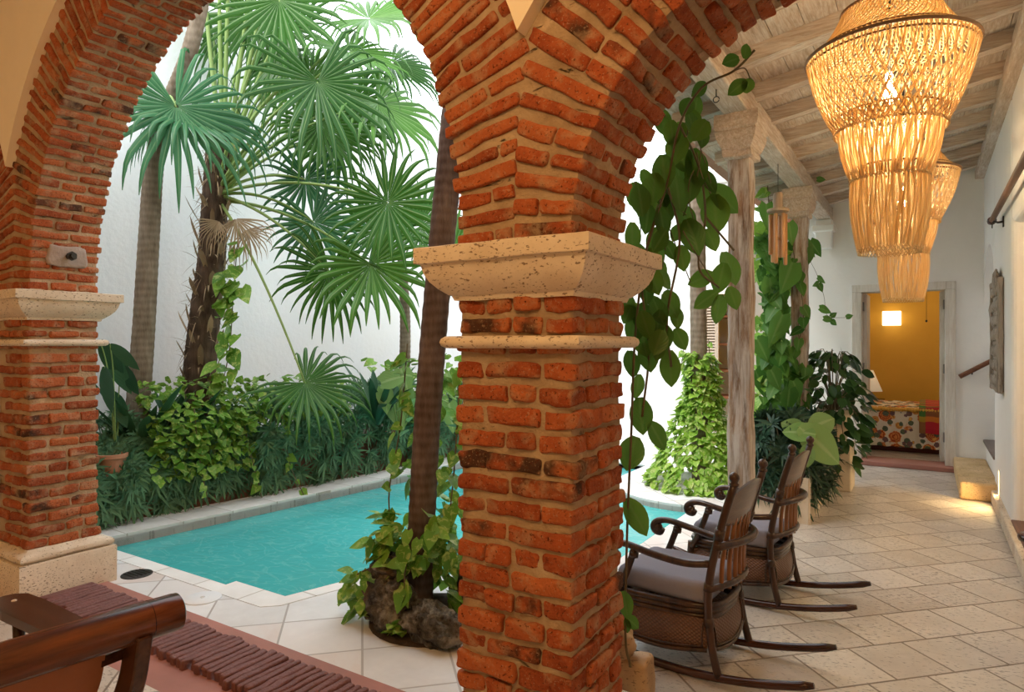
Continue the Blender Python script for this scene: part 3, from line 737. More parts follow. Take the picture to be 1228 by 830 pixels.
def rocking_chair(loc, rz, label):
    t = thing('rocking_chair', label, 'rocking chair', loc, rz, 'rattan rocking chairs')
    B = lambda mb, n, m, p=t, s=True: mb.build(n, m, p, s, True)
    SY = .198
    def stile(s): return spline([(-.048, s*.207, .035), (-.018, s*.203, .16), (.0, s*SY, .32), (-.012, s*SY, .47), (-.060, s*SY, .68), (-.113, s*SY, .86)], 5)
    for s in (-1, 1):
        m = M(); P = stile(s); m.tube(P, [.0175]*len(P), 10)
        for k in (8, 13, 19): m.tube([P[k]-(P[k+1]-P[k])*.55, P[k]+(P[k+1]-P[k])*.55], .0215, 10)
        st = B(m, 'back_post', RATTAN)
        m = M(); e = P[-1]; m.lathe([(.0, .052), (.012, .049), (.021, .038), (.023, .026), (.018, .014), (.014, .008), (.021, .002), (.020, -.006), (.0, -.008)], e, 14); B(m, 'finial', RATTAN, st)
    # crest board with arched top, hollowed a little to the rear
    m = M(); n = 14; vs = []; fs = []
    for i in range(n+1):
        u = -1+2*i/n; y = u*(SY-.008); bow = -.022*(1-u*u)
        zt = .800+.052*(1-u*u)**.8; zb = .690-.020*(1-u*u)
        for (z, o) in ((zb, .006), (zt, .006), (zt, -.010), (zb, -.010)):
            vs.append((-.060-(z-.68)*.294+bow+o, y, z))
    for i in range(n):
        for k in range(4): fs.append((i*4+k, i*4+(k+1) % 4, (i+1)*4+(k+1) % 4, (i+1)*4+k))
    m.add(vs, fs); cr = sharp(B(m, 'crest_rail', CREST), 40)
    m = M(); m.tube([(-.060-(z-.68)*.294-.022*(1-u*u)-.002, u*(SY-.01), z) for u in [-1+k/8 for k in range(17)] for z in (.686-.022*(1-u*u),)], .009, 6); B(m, 'crest_edge', RATTAN, cr)
    # upright back canes
    for k in range(7):
        u = -.80+1.6*k/6
        m = M(); m.tube(spline([(-.022-.05*(1-u*u), u*(SY-.01), .385), (-.03-.040*(1-u*u), u*(SY-.02), .52), (-.066-.022*(1-u*u), u*(SY-.03), .695)], 4), .0105, 7); B(m, 'back_cane', SLAT)
    # wrapped hoops round the back
    for (z, x0, bulge, r, nm) in ((.585, -.035, .085, .017, 'back_hoop'), (.40, -.008, .070, .014, 'back_hoop')):
        pts = [V((x0-bulge*(1-(abs(u)**2.2)), u*(SY+.012), z+.012*(1-u*u))) for u in [-1+k/12 for k in range(25)]]
        m = M(); m.tube(pts, [r*(1+.12*(k % 2)) for k in range(25)], 8)
        B(m, nm, RATTAN)
    # arms with scrolled ends and curved props
    for s in (-1, 1):
        P = spline([(-.005, s*SY, .505), (.10, s*.225, .497), (.24, s*.243, .515), (.36, s*.243, .535), (.42, s*.243, .530), (.452, s*.243, .505), (.448, s*.243, .478), (.424, s*.243, .472), (.414, s*.243, .490)], 5)
        m = M(); m.tube(P, [.0165+.005*max(0, min(1, (k-18)/8)) for k in range(len(P))], 10); a = B(m, 'arm', RATTAN)
        m = M(); m.rock((.432, s*.243, .492), (.024, .022, .024), 3, 12, 8, .05); B(m, 'scroll', RATTAN, a)
        m = M(); m.tube(spline([(.325, s*.243, .520), (.345, s*.242, .46), (.385, s*.236, .36), (.435, s*.225, .27)], 5), .0165, 8); m.tube([(.325, s*.243, .507), (.329, s*.243, .485)], .023, 8); B(m, 'arm_support', RATTAN)
    # seat rim: stacked canes, and the cushion
    rim = []
    for q in range(40):
        a = 2*pi*q/40; ex = abs(cos(a))**.45*(1 if cos(a) > 0 else -1); ey = abs(sin(a))**.45*(1 if sin(a) > 0 else -1)
        rim.append(V((.215+.238*ex, (.205+.022*ex)*ey, 0)))
    for k, z in enumerate((.262, .288, .312)):
        m = M(); m.tube([p*1.0+V((0, 0, z))+V(((p.x-.215)*.03*(k-1), p.y*.03*(k-1), 0)) for p in rim+[rim[0]]], .0145, 8, caps=False); B(m, 'seat_rim', RATTAN)
    m = M(); m.rbox((.222, 0, .365), ((1,0,0),(0,1,0),(0,0,1)), (.225, .205, .050), .042, (10, 10, 3), .006, nsc=6.0); B(m, 'seat_cushion', CUSH)
    # bulging woven skirt, one panel per side
    def skirt(pa, pb, out, nm):
        pa, pb, out = V(pa), V(pb), V(out); m = M(); nu, nv = 12, 8; vs = []; fs = []
        def S(u, v, o=0):
            p = pa.lerp(pb, u); low = .140-.022*sin(pi*u)
            z = .262+(low-.262)*v; b = .030*sin(pi*v*.8)+.018*v
            return V((p.x, p.y, z))+out*(b*(.35+.65*sin(pi*u))+o)
        for j in range(nv+1):
            for i in range(nu+1): vs.append(S(i/nu, j/nv))
        for j in range(nv+1):
            for i in range(nu+1): vs.append(S(i/nu, j/nv, -.006))
        w_ = nu+1; off = w_*(nv+1)
        for j in range(nv):
            for i in range(nu):
                b = j*w_+i; fs.append((b, b+1, b+w_+1, b+w_)); fs.append((off+b, off+b+w_, off+b+w_+1, off+b+1))
        m.add(vs, fs); pn = B(m, nm, WOVEN)
        m = M(); m.tube([S(i/nu, 1, .002) for i in range(nu+1)], .010, 7); m.tube([S(.05+.9*i/nu, .93-.07, .003) for i in range(nu+1)], .004, 5); m.tube([S(.04, .1+.08*i, .003) for i in range(11)], .004, 5); m.tube([S(.96, .1+.08*i, .003) for i in range(11)], .004, 5); B(m, 'panel_edging', RATTAN, pn)
    for s in (-1, 1): skirt((.0, s*.197, 0), (.445, s*.218, 0), (0, s, 0), 'side_panel')
    skirt((-.006, -.19, 0), (-.006, .19, 0), (-1, 0, 0), 'back_panel'); skirt((.448, -.215, 0), (.448, .215, 0), (1, 0, 0), 'front_panel')
    for s in (-1, 1):
        m = M(); m.tube(spline([(.440, s*.222, .30), (.452, s*.218, .17), (.468, s*.206, .045)], 5), .0175, 9); B(m, 'front_leg', RATTAN)
        m = M(); pts = [V((x, s*.205, .019+.27*(x-.18)**2)) for x in [-.425+1.17*k/28 for k in range(29)]]
        m.tube(pts, [.012]+[.0185]*27+[.012], 10); B(m, 'rocker', DARK)
    return t
rocking_chair((-.777, 3.035, 0), pi-radians(5), 'rattan rocking chair with grey cushion nearest the brick pillar, its front hidden behind it')
rocking_chair((-.705, 3.985, 0), pi-radians(5), 'rattan rocking chair with grey cushion standing behind the first, nearer the planter')

# ------------------------------------------------------------------ reclining plantation chair, lower left
pc_ = thing('lounge_chair', 'dark wooden lounge chair with a rolled top rail and leather sling, lower left corner', 'chair', (-2.15, .64, 0))
LEATHER = m_plain('tan_leather', (.27, .085, .022), .42, .1, 60, .15)
RA, RB = V((-1.925, .10, .690)), V((-1.800, 1.083, .690))
m = M(); dr = (RB-RA).normalized(); m.tube([RA, RA+dr*.004, RA+dr*.02]+[RA.lerp(RB, .05+.9*k/10) for k in range(11)]+[RB-dr*.02, RB-dr*.005, RB], [.044, .050, .052]+[.052]*11+[.052, .050, .042], 24); sharp(m.build('top_roll', DARKY, pc_), 50)
m = M(); m.tube([RB-dr*.085, RB-dr*.083], .0526, 24); sharp(m.build('roll_band', DARK, pc_), 50)
off = [V((-1.86, 0, .66)), V((-1.905, 0, .52)), V((-2.01, 0, .40)), V((-2.17, 0, .335)), V((-2.40, 0, .34)), V((-2.62, 0, .40))]
prof = spline(off, 6); m = M(); vs = []; fs = []
for k, p in enumerate(prof):
    for y in (.22, .45, .68, .915):
        sag = .02*(1-((y-.57)/.35)**2)
        vs.append(p+V((-.0+.06*(y-.57)*.3, y, -sag)))
for k, p in enumerate(prof):
    for y in (.22, .45, .68, .915):
        vs.append(p+V((-.008+.06*(y-.57)*.3, y, -.02*(1-((y-.57)/.35)**2)+.004)))
n = len(prof)
for k in range(n-1):
    for j in range(3):
        b = k*4+j; fs += [(b, b+1, b+5, b+4), (n*4+b, n*4+b+4, n*4+b+5, n*4+b+1)]
m.add(vs, fs); m.build('leather_sling', LEATHER, pc_)
for y, q in ((.965, 0), (.185, -.09)):
    m = M()
    def plank(P, wy, th, y=y, q=q):
        P = spline([V((x+q, y, z)) for x, z in P], 5); vs = []; fs = []
        for i, p in enumerate(P):
            a = P[max(0, i-1)]; b = P[min(len(P)-1, i+1)]; t = (b-a).normalized(); nn = V((-t.z, 0, t.x))
            for (o, w_) in ((th, -wy), (th, wy), (-th, wy), (-th, -wy)): vs.append(p+nn*o+V((0, w_, 0)))
        for i in range(len(P)-1):
            for k in range(4): fs.append((i*4+k, i*4+(k+1) % 4, i*4+4+(k+1) % 4, i*4+4+k))
        fs += [(3, 2, 1, 0), tuple(len(P)*4-4+k for k in range(4))]; m.add(vs, fs)
    plank([(-1.79, .675), (-1.835, .52), (-1.93, .39), (-2.12, .27), (-2.42, .12), (-2.60, .0)], .021, .034); bevel(sharp(m.build('side_frame', DARK, pc_)), .005)
    m = M(); plank([(-2.64, .41), (-2.42, .33), (-2.15, .28), (-1.95, .16), (-1.78, .0)], .02, .03); bevel(sharp(m.build('cross_leg', DARK, pc_)), .005)
    m = M(); ya = y-.012
    m.extrude([(-1.87, ya-.045), (-2.45, ya-.06), (-2.56, ya-.055), (-2.59, ya-.03), (-2.60, ya), (-2.59, ya+.03), (-2.56, ya+.055), (-2.45, ya+.06), (-1.87, ya+.045)], lambda p: (p[0]+q, p[1], .582), (0, 0, .028)); ar_ = bevel(m.build('arm', DARK, pc_, False), .006)
    m = M(); m.tube([(-2.49+q, ya, .585), (-2.47+q, ya, .35)], .018, 8); m.build('arm_post', DARK, pc_)
    m = M(); m.tube([(-2.52+q, ya, .606), (-2.52+q, ya, .6125)], .008, 8); m.build('peg', PALEPOT, ar_)
m = M(); m.tube([(-2.2, .16, .265), (-2.17, .99, .265)], .018, 8); m.build('stretcher', DARK, pc_)

# ------------------------------------------------------------------ bead chandeliers
def m_beads():
    w = NTW('straw_beads'); p = w.obj(); t = w.tint(); s = w.n('ShaderNodeSeparateColor'); w.put(s.inputs[0], t.outputs['Color'])
    c = w.ramp(s.outputs[0], [(0, (.74, .56, .30)), (1, (.93, .80, .55))])
    w.set(c, .7, w.bump(w.noise(p, 160, 2), .8, .005))
    tr = w.n('ShaderNodeBsdfTranslucent'); w.put(tr.inputs[0], w.mix(.5, c, (.95, .70, .36)))
    mx = w.n('ShaderNodeMixShader'); w.put(mx.inputs[0], .55); w.t.links.new(w.b.outputs[0], mx.inputs[1]); w.t.links.new(tr.outputs[0], mx.inputs[2]); w.t.links.new(mx.outputs[0], w.out.inputs[0]); return w.m
BEADS = m_beads(); RING_M = m_plain('cane_ring', (.24, .13, .06), .6, .2, 50, .2)
BULB = m_emit('bulb_glow', (1.0, .80, .50), 55)
def chandelier(loc, label, ztop, k=1.0):
    t = thing('bead_chandelier', label, 'chandelier', loc, 0, 'tiered bead chandeliers')
    B = lambda mb, n, m, p=t: mb.build(n, m, p, True, True)
    # local z = 0 at the tip of the lowest tier.  (r0, z0, r1, z1, strands, twist, weave)
    tiers = [(.075, 1.235, .150, 1.10, 44, .50, 1), (.195, 1.085, .300, .915, 80, .45, 1), (.345, .880, .225, .545, 92, .50, 2), (.212, .610, .160, .320, 62, .07, 0), (.155, .365, .130, .0, 48, .05, 0)]
    for i, (r0, z0, r1, z1, n, tw, wv) in enumerate(tiers):
        m = M(); ns = 9
        for lay in range(2):
            for q in range(n):
                a = 2*pi*(q+.5*lay)/n+U(-.012, .012); sg = 1 if (wv == 2 and q % 2) or (wv == 1 and lay) else -1
                pts = []
                for j in range(ns+1):
                    v = j/ns; aa = a + sg*tw*v*v*U(.96, 1.04) + (.03*sin(pi*v*2.5+q*2.1) if wv == 0 else 0)
                    r = r0+(r1-r0)*v + (.016*sin(pi*v) if i >= 2 else -.01*sin(pi*v)) - .012*lay
                    pts.append(V((r*cos(aa), r*sin(aa), z0+(z1-z0)*v+(U(-.006, .006) if j == ns else 0))))
                m.tube(pts, .0042 if i > 2 else .0034, 5, (U(0, 1), 0, 0, 0), False)
        if i in (2, 3):   # gathered hem
            for q in range(n):
                a0, a1 = 2*pi*q/n, 2*pi*(q+1)/n; m.tube([(r1*1.0*cos(a0), r1*sin(a0), z1), (r1*1.02*cos((a0+a1)/2), r1*1.02*sin((a0+a1)/2), z1-.014), (r1*cos(a1), r1*sin(a1), z1)], .004, 4, (U(0,1), 0, 0, 0), False)
        if i == 4:
            for q in range(n): 
                a0, a1 = 2*pi*q/n, 2*pi*(q+2)/n; am = (a0+a1)/2; m.tube([(r1*cos(a0), r1*sin(a0), .0), (r1*.97*cos(am), r1*.97*sin(am), -.024), (r1*cos(a1), r1*sin(a1), 0)], .0036, 4, (U(0,1), 0, 0, 0), False)
        B(m, 'bead_tier', BEADS)
    for (r, z, rr) in ((.078, 1.235, .008), (.152, 1.10, .006), (.197, 1.087, .008), (.302, .917, .006), (.347, .885, .0085), (.335, .862, .005), (.213, .612, .005), (.156, .366, .005)):
        m = M(); m.tube([V((r*cos(2*pi*q/48), r*sin(2*pi*q/48), z)) for q in range(49)], rr, 6, caps=False); B(m, 'hoop', RING_M)
    for (ra, za, rb, zb) in ((.152, 1.10, .197, 1.087), (.302, .917, .347, .885)):
        m = M()
        for q in range(90):
            a = 2*pi*q/90; m.tube([(ra*cos(a), ra*sin(a), za), (rb*cos(a+.1), rb*sin(a+.1), zb)], .0034, 4, (U(0,1), 0, 0, 0), False)
        B(m, 'bead_shoulder', BEADS)
    m = M(); m.tube([(0, 0, .80), (0, 0, ztop)], .006, 8); B(m, 'cord', METAL)
    m = M(); m.lathe([(0, ztop+.0), (.055, ztop), (.055, ztop-.012), (.02, ztop-.04), (0, ztop-.042)], (0,0,0), 20); B(m, 'ceiling_rose', WHITE)
    m = M(); m.lathe([(0, .655), (.016, .66), (.028, .68), (.03, .70), (.022, .725), (.014, .74), (.014, .80), (0, .80)], (0,0,0), 16); B(m, 'bulb', BULB)
    return t
CHX = -.145
chandelier((CHX, 3.46, 1.885), 'large tiered straw bead chandelier, the nearer of the two, lit', zc(CHX)+.10-1.885)
chandelier((CHX, 5.52, 1.775), 'tiered straw bead chandelier hanging farther away, half behind the near one', zc(CHX)+.10-1.775)

# ------------------------------------------------------------------ wind chime under the beam
wc = atx(933, 232, -1.07); t = thing('hanging_wind_chime', 'bamboo wind chime hanging from the beam between the two wooden posts', 'wind chime', (wc.x, wc.y, 2.10))
BAM = m_wood('bamboo', (.38, .17, .06), (.62, .34, .15), .5, 2, 1.0, .1)
m = M(); m.tube([(wc.x, wc.y, 2.98), (wc.x, wc.y, 2.74)], .0025, 5); m.build('string', METAL, t)
m = M(); m.lathe([(0, .155), (.03, .15), (.038, .135), (.04, .02), (.085, .012), (.09, 0), (.085, -.012), (0, -.015)], (wc.x, wc.y, 2.58), 18); sharp(m.build('wooden_top', m_wood('chime_top', (.28, .19, .12), (.45, .33, .22), .7, 2), t), 40)
for k in range(6):
    a = k*pi/3+.4; L = (.43, .36, .40, .34, .42, .37)[k]; p = V((wc.x+.060*cos(a), wc.y+.060*sin(a), 2.545))
    m = M(); m.tube([p+V((0, 0, .03)), p], .0015, 4); m.tube([p, p-V((0, 0, L*.97)), p-V((0, 0, L))], [.0165, .0165, .013], 10); m.build('bamboo_tube', BAM, t)
m = M(); m.tube([(wc.x, wc.y, 2.56), (wc.x, wc.y, 2.12)], .0015, 4); m.rbox((wc.x, wc.y, 2.34), ((1,0,0),(0,1,0),(0,0,1)), (.022, .022, .012), .008); m.build('clapper', BAM, t)

# ------------------------------------------------------------------ side wall furnishings
t = thing('curtain_rod', 'dark wooden curtain rod on iron brackets above the side opening', 'curtain rod', (.47, 5.5, 2.5))
m = M(); m.tube([(.47, 6.95, 2.50), (.47, 4.1, 2.50)], .022, 12); sharp(m.build('rod', m_wood('rod_wood', (.10, .05, .03), (.20, .11, .07), .5, 1), t))
for y in (6.93, 4.12):
    m = M(); m.lathe([(0, .0), (.022, .004), (.034, .02), (.034, .045), (.026, .06), (.034, .07), (.028, .10), (.012, .125), (0, .13)], (0,0,0), 14)
    s = 1 if y > 5 else -1; m.v = [(.47+v[0], y-.02*s+v[2]*s*.9, 2.50+v[1]) for v in m.v]; sharp(m.build('finial', DARK, t), 40)
for y in (6.78, 4.4):
    m = M(); m.tube([(.545, y, 2.46), (.50, y, 2.455), (.468, y, 2.468)], .009, 8); m.rbox((.536, y, 2.46), ((1,0,0),(0,1,0),(0,0,1)), (.006, .02, .045), .004); m.build('bracket', METAL, t)
    m = M(); m.tube([(.465, y+.02, 2.468), (.462, y+.03, 2.43), (.462, y+.02, 2.415)], .004, 6); m.build('hanging_ring', METAL, t)
m = M(); t = thing('carved_wall_hanging', 'weathered carved wooden panel hung on the white side wall', 'carving', (.52, 7.12, 1.05))
OLD = m_wood('old_carved_wood', (.06, .042, .03), (.20, .145, .10), .85, 2, 1.6, 0, (.38, .33, .28), .12, .9)
m.box((.512, 6.76, 1.06), (.538, 7.50, 1.98)); bevel(m.build('board', OLD, t, False), .006)
m = M()
for k in range(5): 
    for j in range(7):
        y, z = 6.84+.145*k, 1.13+.13*j; m.rock((.512, y, z), (.022, .060, .052), k*7+j, 10, 7, .35)
for (a, b_) in (((.497, 6.75, 1.04), (.525, 7.51, 1.085)), ((.497, 6.75, 1.95), (.525, 7.51, 2.0)), ((.495, 6.75, 1.04), (.53, 6.79, 2.0)), ((.492, 7.46, 1.04), (.53, 7.51, 2.0))): m.rbox([(a[i]+b_[i])/2 for i in range(3)], ((1,0,0),(0,1,0),(0,0,1)), [(b_[i]-a[i])/2 for i in range(3)], .008, (2, 8, 8), .012, nsc=25)
m.rock((.508, 7.1, 2.0), (.022, .2, .085), 5, 16, 10, .3)
m.build('carving', OLD, t)
t = thing('step_light', 'narrow glowing step light recessed low in the white side wall', 'light', (RX, 7.16, .08))
m = M(); m.box((RX-.004, 7.125, .09), (RX+.02, 7.195, .335)); m.build('lens', m_emit('step_light_glow', (1, .72, .36), 5), t, False)
m = M()
for (a, b_) in (((7.118, .083), (7.126, .342)), ((7.194, .083), (7.202, .342)), ((7.118, .083), (7.202, .091)), ((7.118, .334), (7.202, .342))): m.box((RX-.007, a[0], a[1]), (RX+.02, b_[0], b_[1]))
m.build('frame', WHITE, t, False)
t = thing('footstool', 'low dark round footstool cut off by the right edge of the photo', 'stool', (.61, 5.04, .125)); SX = .583; q0 = V((0, 5.04, 0))
m = M(); m.lathe([(0, .172), (.10, .172), (.114, .164), (.118, .150), (.112, .132), (.09, .125), (0, .125)], (SX, q0.y, .125), 28); m.build('seat', DARK, t)
for k in range(3):
    a = k*2*pi/3; m = M(); c_, s_ = cos(a), sin(a); pr = [(.07, .13, .016), (.075, .09, .020), (.08, .05, .014), (.085, .0, .011)]
    m.tube([(SX+r*c_, q0.y+r*s_, .125+z) for r, z, _ in pr], [w for _, _, w in pr], 12); m.build('leg', DARK, t)

# ------------------------------------------------------------------ bedroom things
def m_floral():
    w = NTW('floral_bedspread'); p = w.obj(); q = w.map(p, (1, .55, 1))
    bas = (.86, .80, .70); c = w.mix(0.0, bas, bas)
    for sc, off, col, col2, lim in ((5.2, 0, (.46, .07, .025), (.78, .30, .10), .44), (7.5, 3.1, (.50, .13, .05), (.85, .50, .12), .36), (9.5, 7.7, (.09, .13, .10), (.16, .20, .13), .36), (8.3, 11.2, (.16, .10, .14), (.25, .13, .10), .30)):
        d = w.voro(w.map(q, (sc,)*3, (0, 0, .4), (off, off, off)), 1.0, 'F1', 'Distance', .75); d = w.math('ADD', d, w.math('MULTIPLY', w.math('SUBTRACT', w.noise(p, 34, 3), .5), .22))
        pet = w.ramp(d, [(lim-.02, 1.0), (lim, 0.0)]); ringc = w.ramp(w.math('FRACT', w.math('MULTIPLY', d, 9.0)), [(.35, col), (.6, col2)]); c = w.mix(pet, c, ringc)
    return w.set(c, .9, w.bump(w.noise(p, 50, 3), .2, .01))
FLORAL = m_floral()
def m_plaid():
    w = NTW('plaid_throw'); p = w.obj(); s = w.sep(p)
    def band(v, f, o): return w.math('FRACT', w.math('MULTIPLY', w.math('ADD', v, o), f))
    zz = w.math('ADD', s[1], w.math('MULTIPLY', s[2], -1.0))
    a = w.ramp(band(s[0], 2.6, 5.3), [(0, (.55, .02, .03)), (.34, (.85, .42, .03)), (.5, (.10, .26, .06)), (.74, (.55, .02, .05))], 'CONSTANT')
    b = w.ramp(band(zz, 3.1, 0.1), [(0, (.50, .015, .04)), (.3, (.05, .20, .05)), (.52, (.85, .45, .04)), (.72, (.55, .03, .05))], 'CONSTANT')
    return w.set(w.mix(.5, a, b), .9, w.bump(w.noise(p, 90, 2), .2, .005))
bx0, bx1, by0, by1, bz = -1.0, 1.35, 10.0, 11.35, .60
t = thing('bed', 'low bed under a floral spread in the ochre bedroom', 'bed', (.1, 10.6, .03))
m = M(); m.box((bx0+.04, by0+.05, .03), (bx1-.04, by1, .30)); bevel(m.build('base', m_plain('dark_red_base', (.10, .02, .018), .7), t, False), .01)
m = M(); m.rbox(((bx0+bx1)/2, (by0+by1)/2+.02, .44), ((1,0,0),(0,1,0),(0,0,1)), ((bx1-bx0)/2-.03, (by1-by0)/2-.03, .14), .05, (6, 6, 2)); m.build('mattress', WHITE, t)
def cloth(x0, x1, y0, y1, top, low, thick, amp, nx, name, mat, par):
    m = M(); prof = [(y1, top), ((y0+y1)/2, top+.006), (y0+.06, top), (y0+.01, top-.018), (y0-.015, top-.06), (y0-.02, (top+low)/2), (y0-.03, low)]
    vs = []; fs = []
    for lay in (0, thick):
        for i in range(nx+1):
            x = x0+(x1-x0)*i/nx
            for j, (y, z) in enumerate(prof):
                k = max(0, j-3)/3; vs.append((x, y-amp*k*sin(i*1.9)+(-lay if j > 2 else 0), z+(lay if j <= 3 else 0)+.004*sin(i*1.3+j)))
    n = len(prof); o = n*(nx+1)
    for i in range(nx):
        for j in range(n-1):
            b = i*n+j; fs += [(b, b+1, b+n+1, b+n), (o+b, o+b+n, o+b+n+1, o+b+1)]
    m.add(vs, fs); return m.build(name, mat, par)
cloth(bx0, bx1, by0, by1-.02, bz-.005, .10, .006, .014, 60, 'floral_bedspread', FLORAL, t)
YEL = m_plain('yellow_trim', (.80, .48, .10), .9, .3, 60, .15)
m = M()
for k in range(70):
    x = bx0+.02+(bx1-bx0-.04)*k/70; m.rock((x+.016, by0-.010, bz-.012+U(-.004, .004)), (.026, .05, .028), k % 9, 8, 6, .15)
m.build('yellow_ruffle', YEL, t)
o = cloth(-.085, .62, by0-.03, by1-.15, bz+.03, .30, .012, .010, 14, 'plaid_throw', m_plaid(), None); tag(o, 'red, green and yellow plaid throw folded over the end of the bed', 'throw')
t = thing('nightstand', 'dark nightstand beside the bed, mostly behind the door frame', 'nightstand', (-1.13, 11.2, .03))
m = M(); m.box((-1.45, 11.36, .03), (-.55, 11.72, .60)); bevel(m.build('body', DARK, t, False), .008)
m = M(); m.box((-1.42, 11.345, .32), (-.58, 11.365, .56)); d_ = bevel(m.build('drawer', DARK, t, False), .006); m = M(); m.rock((-1.0, 11.33, .44), (.015, .015, .015), 1, 10, 8, .02); m.build('knob', METAL, d_)
t = thing('table_lamp', 'cream cone-shaded table lamp at the left edge of the bedroom doorway', 'lamp', (-.72, 11.5, .60))
lm = m_emit('lamp_shade_glow', (.86, .74, .52), .25)
m = M(); m.lathe([(.045, .44), (.17, .12), (.165, .12), (.042, .44)], (-.74, 11.5, .60), 24, closed=True); m.build('lamp_shade', lm, t)
m = M(); m.lathe([(0, .40), (.012, .40), (.012, .15), (.04, .08), (.06, .02), (.06, 0), (0, 0)], (-.74, 11.5, .60), 16); m.build('base', TERRA, t)
ql = aty(1069.5, 382, 11.74)
t = thing('wall_lamp', 'glowing square wall lamp on the ochre bedroom wall', 'lamp', (ql.x, 11.72, ql.z-.12))
m = M(); m.rbox((ql.x, 11.69, ql.z), ((1,0,0),(0,1,0),(0,0,1)), (.125, .055, .11), .008, (2, 2, 2)); m.build('shade', m_emit('wall_lamp_glow', (1, .86, .55), 2.2), t)
m = M(); m.box((ql.x-.05, 11.735, ql.z-.05), (ql.x+.05, 11.752, ql.z+.05)); m.build('back_plate', METAL, t, False)
qf = aty(1111, 385, 10.5); m = M(); m.tube([(qf.x, 10.5, qf.z), (qf.x, 10.5, 2.9)], .0025, 5); m.rock((qf.x, 10.5, qf.z), (.014, .014, .018), 2, 10, 8, .05)
tag(m.build('pull_cord', METAL), 'thin pull cord with a dark knob hanging from the bedroom ceiling', 'cord')

# deck drain covers and pool skimmer lid
q = atz(243, 718); m = M(); m.lathe([(0, .006), (.095, .006), (.10, .003), (.10, -.004), (0, -.004)], (q.x, q.y, .002), 28); m.lathe([(.012, .0085), (.012, .006)], (q.x, q.y, .002), 10)
tag(sharp(m.build('skimmer_lid', m_plain('pale_lid', (.72, .73, .75), .6, .1, 30, .06)), 40), 'round pale skimmer lid set in the deck beside the pool', 'lid')
q = atz(161, 688); m = M(); m.lathe([(0, .005), (.085, .005), (.09, .002), (.09, -.004), (0, -.004)], (q.x+.03, q.y, .002), 24)
for k in range(5): m.tube([(q.x+.03-.06, q.y-.05+.025*k, .008), (q.x+.03+.06, q.y-.05+.025*k, .008)], .004, 5)
tag(sharp(m.build('drain_cover', METAL), 40), 'small dark drain cover in the deck beside the left pillar', 'drain cover')
# ------------------------------------------------------------------ foliage materials
L_HEDGE = m_leaf('narrow_dark_leaf', (.062, .155, .080), (.19, .36, .19), rough=.38, trans=.14, vein=(.11, .18, .09))
L_DARK = m_leaf('blackish_green_leaf', (.016, .042, .026), (.050, .105, .058), rough=.38, trans=.12)
L_POTH = m_leaf('pothos_leaf', (.075, .21, .024), (.23, .43, .060), rough=.3, trans=.28, vari=(.46, .54, .15))
L_IVY = m_leaf('bright_ivy_leaf', (.16, .34, .030), (.34, .54, .075), rough=.35, trans=.35, vari=(.62, .66, .26))
L_PALM = m_leaf('palm_leaf', (.018, .085, .010), (.085, .23, .030), rough=.30, trans=.2, vein=(.34, .46, .20))
L_PALMB = m_leaf('blue_green_palm_leaf', (.014, .085, .035), (.055, .19, .075), rough=.28, trans=.18, vein=(.30, .42, .20))
L_DRY = m_leaf('dry_palm_leaf', (.22, .15, .085), (.48, .36, .23), rough=.85, trans=.15)
L_VINE = m_leaf('large_vine_leaf', (.040, .10, .014), (.12, .24, .035), rough=.28, trans=.42, vein=(.14, .20, .06))
L_STRAP = m_leaf('strap_leaf', (.022, .075, .035), (.055, .15, .065), rough=.3, trans=.15)
L_POST = m_leaf('climber_leaf', (.035, .12, .020), (.12, .27, .05), rough=.32, trans=.3, vein=(.22, .34, .12))
L_MONS = m_leaf('pale_green_leaf', (.16, .30, .08), (.28, .44, .16), rough=.35, trans=.25, vein=(.48, .58, .32))
STALK = m_leaf('green_stalk', (.20, .32, .08), (.34, .46, .16), rough=.45, trans=.1)
STEM = m_plain('vine_stem', (.13, .10, .05), .8, .3, 60, .3)
def m_trunk(name, a, b, rings=26):
    w = NTW(name); p = w.obj(); z = w.sep(p)[2]; n = w.noise(w.map(p, (9, 9, 2.5)), 1.6, 6, .65)
    r = w.math('SINE', w.math('ADD', w.math('MULTIPLY', z, rings*2*pi*.55), w.math('MULTIPLY', w.noise(p, 3.0, 3), 9.0)))
    k = w.math('ADD', w.math('MULTIPLY', r, .055), n); c = w.ramp(k, [(.33, a), (.68, b)])
    f = w.noise(w.map(p, (60, 60, 5)), 1.0, 3); c = w.mix(w.math('MULTIPLY', f, .5), c, a)
    return w.set(c, .9, w.bump(w.math('ADD', k, w.math('MULTIPLY', f, .4)), .8, .015), Specular_IOR_Level=.15)
T_NEAR = m_trunk('ringed_palm_trunk', (.075, .048, .040), (.205, .155, .135), 34)
T_SLIM = m_trunk('grey_palm_trunk', (.15, .11, .075), (.34, .27, .205), 30)
T_SHAG = m_trunk('shaggy_palm_trunk', (.05, .032, .022), (.17, .115, .08), 12)
def scr(a, depth=0.0): return RT*cos(radians(a)) + UP*sin(radians(a)) + FW*depth
def jit(k): return V((U(-k, k), U(-k, k), U(-k, k)))
def bigleaf(mb, px, py, d, Lpx, ang, wr=.66, shape='oval', seg=6, droop=.08, fold=.10):
    L = Lpx*d/FPX; dr = (scr(ang)+FW*U(-.35, .35)).normalized(); n = -FW+UP*U(-.2, .5)+RT*U(-.5, .5)
    b = at(px, py, d)-dr*L*.5
    mb.leaf(b, dr, n, L, L*wr, shape, droop, fold, seg); return b

